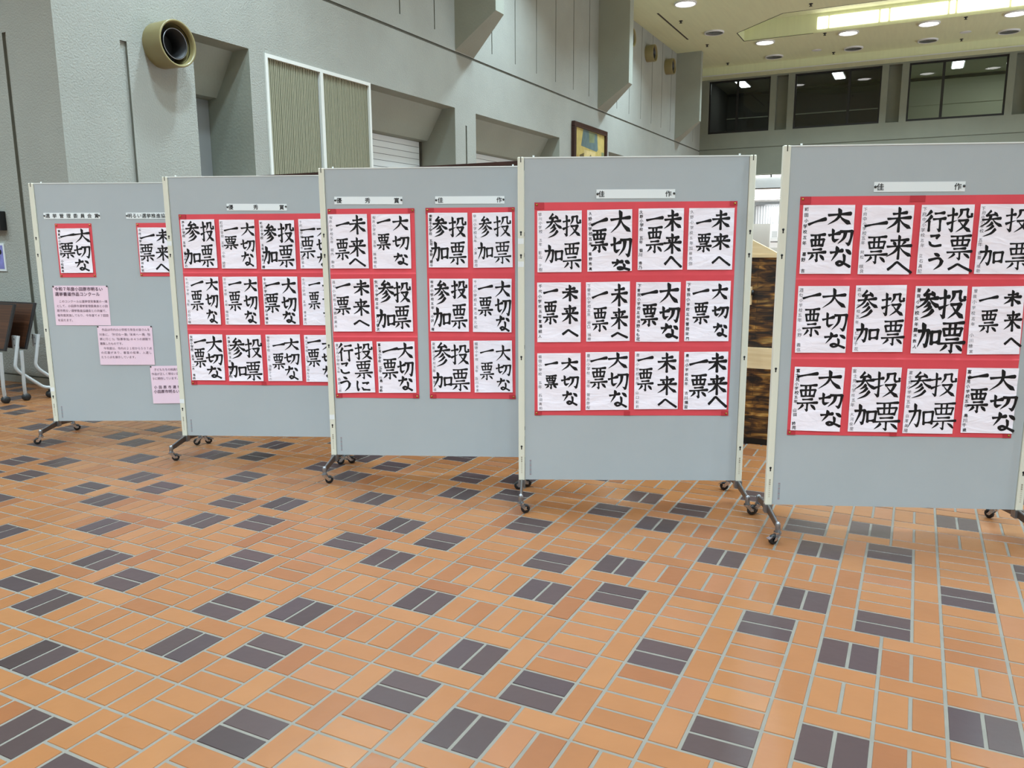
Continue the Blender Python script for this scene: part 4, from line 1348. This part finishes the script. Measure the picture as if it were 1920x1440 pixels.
for (i, s0, z0, s1, z1, nr, nc, lab) in MATSHEETS:
    w, h = s1 - s0, z1 - z0
    NX, NZ = 8 * nc + 1, 10 * nr + 1
    mb = MB()
    vs = []
    rr = random.Random(int(s0 * 1000) + i)
    ph = rr.uniform(0, 6)

    def fold(x, z):
        y = 0.0
        for k in range(1, nr):
            y -= 0.0016 * math.exp(-((z - h * k / nr) / 0.012) ** 2)
        for k in range(1, nc):
            y -= 0.0008 * math.exp(-((x - w * k / nc) / 0.012) ** 2)
        y -= 0.0006 * (1 + math.sin(x * 9 + ph + math.sin(z * 7))) * (0.3 + 0.7 * abs(2 * z / h - 1))
        return y
    zs = sorted(set([h * k / (NZ - 1) for k in range(NZ)] + [h * k / nr + d for k in range(1, nr) for d in (-0.012, -0.006, 0, 0.006, 0.012)]))
    xs = sorted(set([w * k / (NX - 1) for k in range(NX)] + [w * k / nc + d for k in range(1, nc) for d in (-0.012, -0.006, 0.006, 0.012)]))
    for z in zs:
        for x in xs:
            vs.append((x, fold(x, z), z))
    n = len(xs)
    fs = [(a * n + b, a * n + b + 1, (a + 1) * n + b + 1, (a + 1) * n + b) for a in range(len(zs) - 1) for b in range(n - 1)]
    mb.add(vs, fs, 0, True)
    # darker doubled-over patches where pieces overlap and at the corners
    if nc > 1:
        pat = [(0.0, h - 0.035, 0.05, h), (w - 0.04, h - 0.025, w, h), (0, 0, 0.04, 0.026), (w - 0.04, 0, w, 0.026)]
        if nc == 4:
            pat += [(w * 0.5 - 0.04, 0, w * 0.5 - 0.006, 0.024)]
        if i == 5:
            pat += [(w * 0.47, h - 0.028, w * 0.47 + 0.07, h)]
        for a, b, c, d in pat:
            mb.quad((a, -0.0032, b), (c, -0.0032, b), (c, -0.0032, d), (a, -0.0032, d), 1)
    o = mb.build('red_backing_sheet', [red_m, red_dark])
    o.location, o.rotation_euler = on_board(i, s0, z0, 0.0088)
    tag(o, lab, 'backing sheet', 'red backing sheets')
    short = lab.split(',')[0].replace('red backing sheet behind a single work', 'single red sheet').replace('wide red backing sheet of twelve works', 'wide red sheet').replace('narrow red backing sheet of six works', 'narrow red sheet')
    side = {0.161: 'left single red sheet', 0.761: 'right single red sheet', 0.045: 'left narrow red sheet', 0.6445: 'right narrow red sheet'}.get(s0, 'wide red sheet')
    for (ds, dz, cn) in ((0.012, h - 0.012, 'upper left'), (w - 0.012, h - 0.012, 'upper right'), (0.012, 0.012, 'lower left'), (w - 0.012, 0.012, 'lower right')):
        tack(i, s0 + ds, z0 + dz, brass, 'brass thumbtack at %s corner of %s, %s' % (cn, side, BN[i].replace('the ', '', 1)), 'thumbtacks')

KIND = {}
ORD = {1: ['first'], 2: ['left', 'right'], 4: ['first', 'second', 'third', 'fourth']}
count = {}
for si, (i, s, z, tilt, w, h, th, name, chars) in enumerate(SHEETS):
    rnd = random.Random(100 + si)
    ph1, ph2, ph3 = rnd.uniform(0, 6), rnd.uniform(0, 6), rnd.uniform(0, 6)

    def surf(x, zz, ph1=ph1, ph2=ph2, ph3=ph3, w=w, h=h):
        y = -0.0006 * (1 + math.sin(zz * 62 + ph1 + 1.5 * math.sin(x * 17 + ph2)))
        y -= 0.0006 * (1 + math.sin(x * 26 + ph3 + 2 * math.sin(zz * 11 + ph2)))
        y -= 0.0012 * max(0.0, (-zz / h - 0.3)) * 5
        return y
    mb = MB()
    NX, NZ = 16, 30
    vs = [(-w / 2 + w * a / NX, surf(-w / 2 + w * a / NX, -h / 2 + h * b / NZ), -h / 2 + h * b / NZ) for b in range(NZ + 1) for a in range(NX + 1)]
    mb.add(vs, [(b * (NX + 1) + a, b * (NX + 1) + a + 1, (b + 1) * (NX + 1) + a + 1, (b + 1) * (NX + 1) + a) for b in range(NZ) for a in range(NX)], 0, True)
    o = mb.build('calligraphy_sheet', [paper])
    o.location, o.rotation_euler = on_board(i, s, z, 0.0046, tilt)
    txt = ''.join(c for c, _ in chars)
    k = count.get(i, 0)
    count[i] = k + 1
    bold = 'bold' if th >= 1.2 else ('thin' if th <= 0.9 else 'white')
    if i == 1:
        where = 'alone on red, left half of the leftmost board' if k == 0 else 'alone on red, half hidden by second board'
    elif i == 3:
        row, half = ['top', 'middle', 'bottom'][k // 4], k % 4
        where = '%s row, %s column of %s red sheet, middle board' % (row, 'left' if half % 2 == 0 else 'right', 'left' if half < 2 else 'right')
    else:
        row = ['top', 'middle', 'bottom'][k // 4]
        where = '%s row, %s from left on %s' % (row, ORD[4][k % 4], BN[i])
    tag(o, '%s calligraphy sheet reading %s, %s' % (bold, txt, where), 'calligraphy', 'calligraphy sheets on ' + BN[i])
    mb = MB()
    for c, bx in chars:
        brush(mb, c, [v / 1000.0 for v in bx], 0.0140 * (0.42 + 0.58 * th), -0.0006, surf, rnd)
    mb.build('brush_lettering', [ink], o)
    # small upright line of writing down the left margin
    mb = MB()
    n = len(name)
    zt, zb_ = h * 0.44, -h * (0.455 if n > 11 else 0.40)
    for q, c in enumerate(name):
        if c == ' ':
            continue
        zz = zt + (zb_ - zt) * q / (n - 1)
        put_text(mb, CN, c, -w / 2 + 0.016 + rnd.uniform(-0.002, 0.002), zz, 0.0195 * rnd.uniform(0.9, 1.1), -0.0006, rnd.uniform(-0.12, 0.12), 0, surf, heavy=0.02 if th > 1.05 else 0.0)
    mb.build('margin_writing', [ink if th > 1.05 else ink_soft], o)

for (i, (s, z), w, h, tilt, lab, lines) in NOTES:
    mb = MB()
    NX = 8
    vs = [(w * a / NX, -0.0012 * math.sin(PI * a / NX) * (1 - b / NX) - 0.0006, -h + h * b / NX) for b in range(NX + 1) for a in range(NX + 1)]
    mb.add(vs, [(b * (NX + 1) + a, b * (NX + 1) + a + 1, (b + 1) * (NX + 1) + a + 1, (b + 1) * (NX + 1) + a) for b in range(NX) for a in range(NX)], 0, True)
    o = mb.build('paper_notice', [pink_m])
    o.location, o.rotation_euler = on_board(i, s, z, 0.0085 - 0.002 * (z < 0.9), tilt)
    tag(o, lab, 'notice', 'pink notices')
    for bold in (1, 0):
        mb = MB()
        for (t, x0, dz, wd, b_, sz) in lines:
            if b_ != bold:
                continue
            n = len(t)
            # brackets take half a space
            adv = [0.5 if c in '「」' else 1.0 for c in t]
            tot = sum(adv)
            x = x0
            for c, a in zip(t, adv):
                st = wd / tot * a
                if c != '　':
                    put_text(mb, CB if bold else CN, c, x + st / 2, -dz, sz, -0.0024, heavy=0.014 if bold else 0.0)
                x += st
        if mb.v:
            mb.build('title_text' if bold else 'body_text', [ink_violet_d if bold else ink_violet], o)
    for x, c in ((0.006, 'left'), (w - 0.006, 'right')):
        tack(i, s + x, z - 0.006, tack_dark, 'dark thumbtack at %s corner of the %s pink notice' % (c, {0.0955: 'uppermost', 0.4015: 'middle', 0.775: 'lowest'}[s]), 'thumbtacks')

for (i, s, z, w, h, tilt, txt, pos, sz, lab) in STRIPS:
    mb = MB()
    mb.box((0, -0.001, -h / 2), (w, 0.0, h / 2))
    o = mb.build('heading_strip', [strip_m])
    o.location, o.rotation_euler = on_board(i, s, z, 0.0092, tilt)
    tag(o, lab, 'sign', 'white heading strips')
    mb = MB()
    for c, p in zip(txt, pos):
        put_text(mb, CB, c, p * w, 0.0, sz, -0.0014, heavy=0.02)
    mb.build('printed_text', [ink_print], o)
    for x, c in ((0.006, 'left'), (w - 0.006, 'right')):
        tack(i, s + x, z, tack_dark, 'dark thumbtack at %s end of %s' % (c, lab.replace('white heading strip ', 'strip ').replace('of eight spaced characters at the upper left of', 'at upper left of').replace('of close-set characters, ', '').replace('above the left red sheet of the middle board', 'above left red sheet, middle board').replace('above the right red sheet of the middle board', 'above right red sheet, middle board').replace('on the second board from', 'on second board from')), 'thumbtacks')

# ------------------------------------------------------------------ things behind and beside the boards
# dark partition whose top shows over the boards
e = empty('partition_screen', (-5.5, 3.03, 0), 0, 'long dark brown partition, only its top edge showing above the boards', 'partition')
PL = 3.5
mb = MB()
mb.box((0.03, 0, 0.08), (PL - 0.03, 0.04, 2.06))
mb.build('panel', [dark_wood], e)
mb = MB()
mb.box((0, -0.01, 2.06), (PL, 0.05, 2.092))
mb.build('top_rail', [dark_wood], e)
for x in (0.0, PL - 0.03):
    mb = MB()
    mb.box((x, 0, 0.0), (x + 0.03, 0.04, 2.06))
    mb.box((x, -0.2, 0.0), (x + 0.03, 0.24, 0.03))
    mb.build('post', [dark_wood], e)

# wooden kiosk of scorched planks
KX0, KX1, KY = -1.86, -0.53, 3.03
e = empty('plank_kiosk', (KX0, KY, 0), 0, 'wooden booth of scorched planks with pale pine rails, between two boards', 'booth')
KW = KX1 - KX0
for z0, z1 in ((0.045, 0.56), (0.71, 1.352)):
    mb = MB()
    mb.box((0, 0, z0), (KW, 0.03, z1))
    mb.box((0, 0.031, z0), (0.03, 0.6, z1))
    mb.box((KW - 0.03, 0.031, z0), (KW, 0.6, z1))
    mb.build('plank_wall', [burnt], e)
mb = MB()
mb.box((-0.01, -0.012, 0.56), (KW + 0.01, 0.04, 0.71))
mb.build('middle_rail', [pine], e)
mb = MB()
mb.box((0, 0.01, 0.0), (KW, 0.05, 0.045))
mb.build('plinth', [black], e)
mb = MB()
ap = 0.66
lo = [(-0.02, -0.015, 1.352), (KW + 0.02, -0.015, 1.352), (KW + 0.02, -0.015, 1.372), (1.205, -0.015, 1.376), (ap, -0.015, 1.66), (-0.02, -0.015, 1.372)]
hi = [(x, 0.03, z) for x, y, z in lo]
mb.hull8(lo, hi)
mb.box((-0.02, -0.02, 1.345), (KW + 0.02, -0.0155, 1.366))
mb.build('gable_trim', [pine], e)
mb = MB()
mb.box((0.985, -0.05, 1.015), (1.045, 0.0, 1.14), 0)
mb.lathe((1.045, -0.025, 1.1), (1, 0, 0), [(0, 0.018), (0.012, 0.02), (0.018, 0.0)], 16, 1)
mb.build('latch_block', [pine, black], e)


# folded nesting tables on casters, far left
def folding_table(dy, dx, label):
    e = empty('folding_table', (dx, dy, 0), 0, label, 'table', 'folded tables on casters')
    L = 1.5

    def at(x, t, off=0.0):
        # point on the tilted top: t up from its lower edge
        return (x, 0.05 + t * 0.14 + off, 0.485 + t * 0.43)
    mb = MB()
    nrm = Vector((0, -0.95, 0.31)) * 0.012
    c = [Vector(at(-L, 0)), Vector(at(0, 0)), Vector(at(0, 1)), Vector(at(-L, 1))]
    cx = [Vector(at(-L, 0.03)), Vector(at(-0.02, 0.03)), Vector(at(-0.02, 0.97)), Vector(at(-L, 0.97))]
    mb.hull8([p - nrm for p in c], [p + nrm * 0.9 for p in c], 1)
    mb.hull8([p + nrm * 0.5 for p in cx], [p + nrm for p in cx], 0)
    mb.build('table_top', [table_wood, black_edge], e, bevel=0.008)
    for x in (0.02, -L + 0.2):
        mb = MB()
        mb.tube([(x, -0.01, 0.48), (x - 0.012, -0.015, 0.14), (x - 0.03, 0.0, 0.06)], 0.016)
        mb.build('front_leg', [grey_tube], e)
        mb = MB()
        mb.tube([(x + 0.015, 0.16, 0.62), (x + 0.012, 0.10, 0.33), (x + 0.02, 0.13, 0.28), (x + 0.07, 0.32, 0.105), (x + 0.09, 0.40, 0.095)], 0.016)
        mb.build('rear_leg', [grey_tube], e)
        mb = MB()
        mb.box((x - 0.06, 0.14, 0.50), (x + 0.005, 0.165, 0.62), 0)
        for z in (0.53, 0.59):
            mb.cyl((x - 0.02, 0.138, z), (x - 0.02, 0.14, z), 0.007, n=10, m=1)
        mb.build('hinge_bracket', [grey_tube, dull_metal], e)
        for px, py in ((x - 0.03, 0.005), (x + 0.075, 0.37)):
            mb = MB()
            mb.lathe((px - 0.028, py, 0.033), (1, 0, 0), [(0, 0.0), (0, 0.028), (0.006, 0.033), (0.05, 0.033), (0.056, 0.028), (0.056, 0)], 22, 0)
            mb.cyl((px, py, 0.05), (px, py, 0.078), 0.014, n=12, m=0)
            mb.build('caster', [rubber], e)


folding_table(1.59, -7.31, 'folded table with dark wood top at the left edge, front of the pair')
folding_table(1.76, -7.27, 'folded table with dark wood top nested behind another, nearer the boards')

# green box and poster on the rough wall, both cut by the photo's left edge
e = empty('emergency_light_box', (-8.26, 2.36, 1.61), 0, 'dark green box in black housing on rough wall at photo edge', 'sign box')
mb = MB()
mb.box((-0.40, -0.07, 0), (0.0, 0.0, 0.195), 0)
mb.build('housing', [black], e, bevel=0.006)
mb = MB()
mb.box((-0.375, -0.073, 0.02), (-0.035, -0.07, 0.182), 0)
mb.build('green_face', [green_m], e)
e = empty('wall_poster', (-8.335, 2.36, 1.19), 0, 'violet picture with white border on rough wall at photo edge', 'poster')
mb = MB()
mb.box((-0.42, -0.012, 0), (0, -0.001, 0.29), 0)
mb.build('border', [poster_w], e)
mb = MB()
mb.box((-0.395, -0.0135, 0.022), (-0.025, -0.012, 0.268), 0)
mb.lathe((-0.075, -0.0135, 0.2), (0, -1, 0), [(0, 0.028), (0.001, 0.026), (0.0012, 0)], 18, 1)
mb.build('print', [poster_m, black], e)

# ------------------------------------------------------------------ bright office under the far wall
OZ = 3.33
mb = MB()
mb.quad((-7.2, FY + 0.5, OZ), (8.9, FY + 0.5, OZ), (8.9, 38, OZ), (-7.2, 38, OZ))
struct(mb.build('ceiling_office', [office_white]))
mb = MB()
mb.box((-7.2, FY + 0.04, 3.33), (9.0, FY + 0.08, 3.69))
struct(mb.build('trim_4', [office_white]))
mb = MB()
mb.quad((-7.2, 37.6, 0), (9.0, 37.6, 0), (9.0, 37.6, 3.4), (-7.2, 37.6, 3.4))
mb.quad((-7.2, FY + 0.1, 0), (-7.2, 37.6, 0), (-7.2, 37.6, 3.4), (-7.2, FY + 0.1, 3.4))
struct(mb.build('wall_office', [office_white]))
for k, (x0, x1) in enumerate(((-6.7, -4.66), (-4.60, -2.6))):
    mb = MB()
    mb.box((x0, FY - 0.01, 3.70), (x1, FY + 0.05, 3.765))
    tag(mb.build('tube_light', [tube]), ['long lit tube below the far wall, left in the gap between boards', 'long lit tube below the far wall, right in the gap between boards'][k], 'light', 'tubes under the far wall')
ROWS = [28.1, 29.0, 30.0, 31.2, 32.7, 34.4]
ORDS = ['nearest', 'second', 'third', 'fourth', 'fifth', 'farthest']
for k, y in enumerate(ROWS):
    mb = MB()
    mb.box((-6.9, y - 0.07, OZ - 0.05), (2.5, y + 0.07, OZ - 0.004))
    tag(mb.build('fluorescent_light', [tube]), '%s row of fluorescent tubes on the bright office ceiling' % ORDS[k], 'light', 'fluorescent rows in the office')
for y in (29.5, 33.0, 36.2):  # light of the tubes; the last lamp is added to brighten the curtain
    lamp('office_tube_fill', (-3.0, y, OZ - 0.1), 190 if y > 36 else 130, 7.0, (0.95, 1.0, 1.0), shape='RECTANGLE', size_y=2.2)
# pleated curtain at the back of the office
mb = MB()
vs = []
x = -6.9
k = 0
while x < 1.0:
    vs.append((x, 37.3 + (0.05 if k % 2 else -0.05)))
    x += 0.06
    k += 1
for (xa_, ya_), (xb_, yb_) in zip(vs, vs[1:]):
    mb.quad((xa_, ya_, 0.6), (xb_, yb_, 0.6), (xb_, yb_, 3.14), (xa_, ya_, 3.14), 0)
e = empty('window_curtain', (0, 0, 0), 0, 'white pleated curtain at the back of the bright office', 'curtain')
mb.build('pleated_cloth', [curtain_m], e)
mb = MB()
mb.box((-6.9, 37.2, 3.14), (1.0, 37.26, 3.19))
mb.build('curtain_rail', [dull_metal], e)
mb = MB()
mb.box((-7.0, 30.0, 0), (-5.05, 30.06, 2.14))
tag(mb.build('office_partition', [office_grey]), 'plain grey office partition below the white curtain', 'partition')
mb = MB()
mb.box((-7.0, 34.0, 0), (-2.5, 34.06, 2.22))
tag(mb.build('office_screen', [office_white]), 'white office screen right of the grey partition', 'partition')
e = empty('notice_sheet', (-5.63, 33.99, 1.61), 0, 'small printed sheet on the white office screen', 'notice')
mb = MB()
mb.box((0, -0.006, 0), (0.29, 0, 0.34))
mb.build('sheet', [strip_m], e)
mb = MB()
for q in range(6):
    mb.box((0.03, -0.007, 0.04 + q * 0.045), (0.26, -0.006, 0.062 + q * 0.045))
mb.build('text_block', [mat_mark_l2], e)
e = empty('office_printer', (-5.55, 33.2, 0), 0, 'white office machine on a stand beside the grey partition', 'printer')
mb = MB()
mb.box((0, 0, 0), (0.5, 0.5, 1.2))
mb.build('stand', [office_grey], e)
mb = MB()
mb.box((0.02, 0.02, 1.2), (0.48, 0.48, 1.42))
mb.box((0.02, 0.05, 1.47), (0.46, 0.4, 1.55))
mb.build('body', [white_plastic], e)
mb = MB()
mb.box((0.03, 0.015, 1.42), (0.47, 0.45, 1.47))
mb.build('dark_tray', [dull_metal], e)
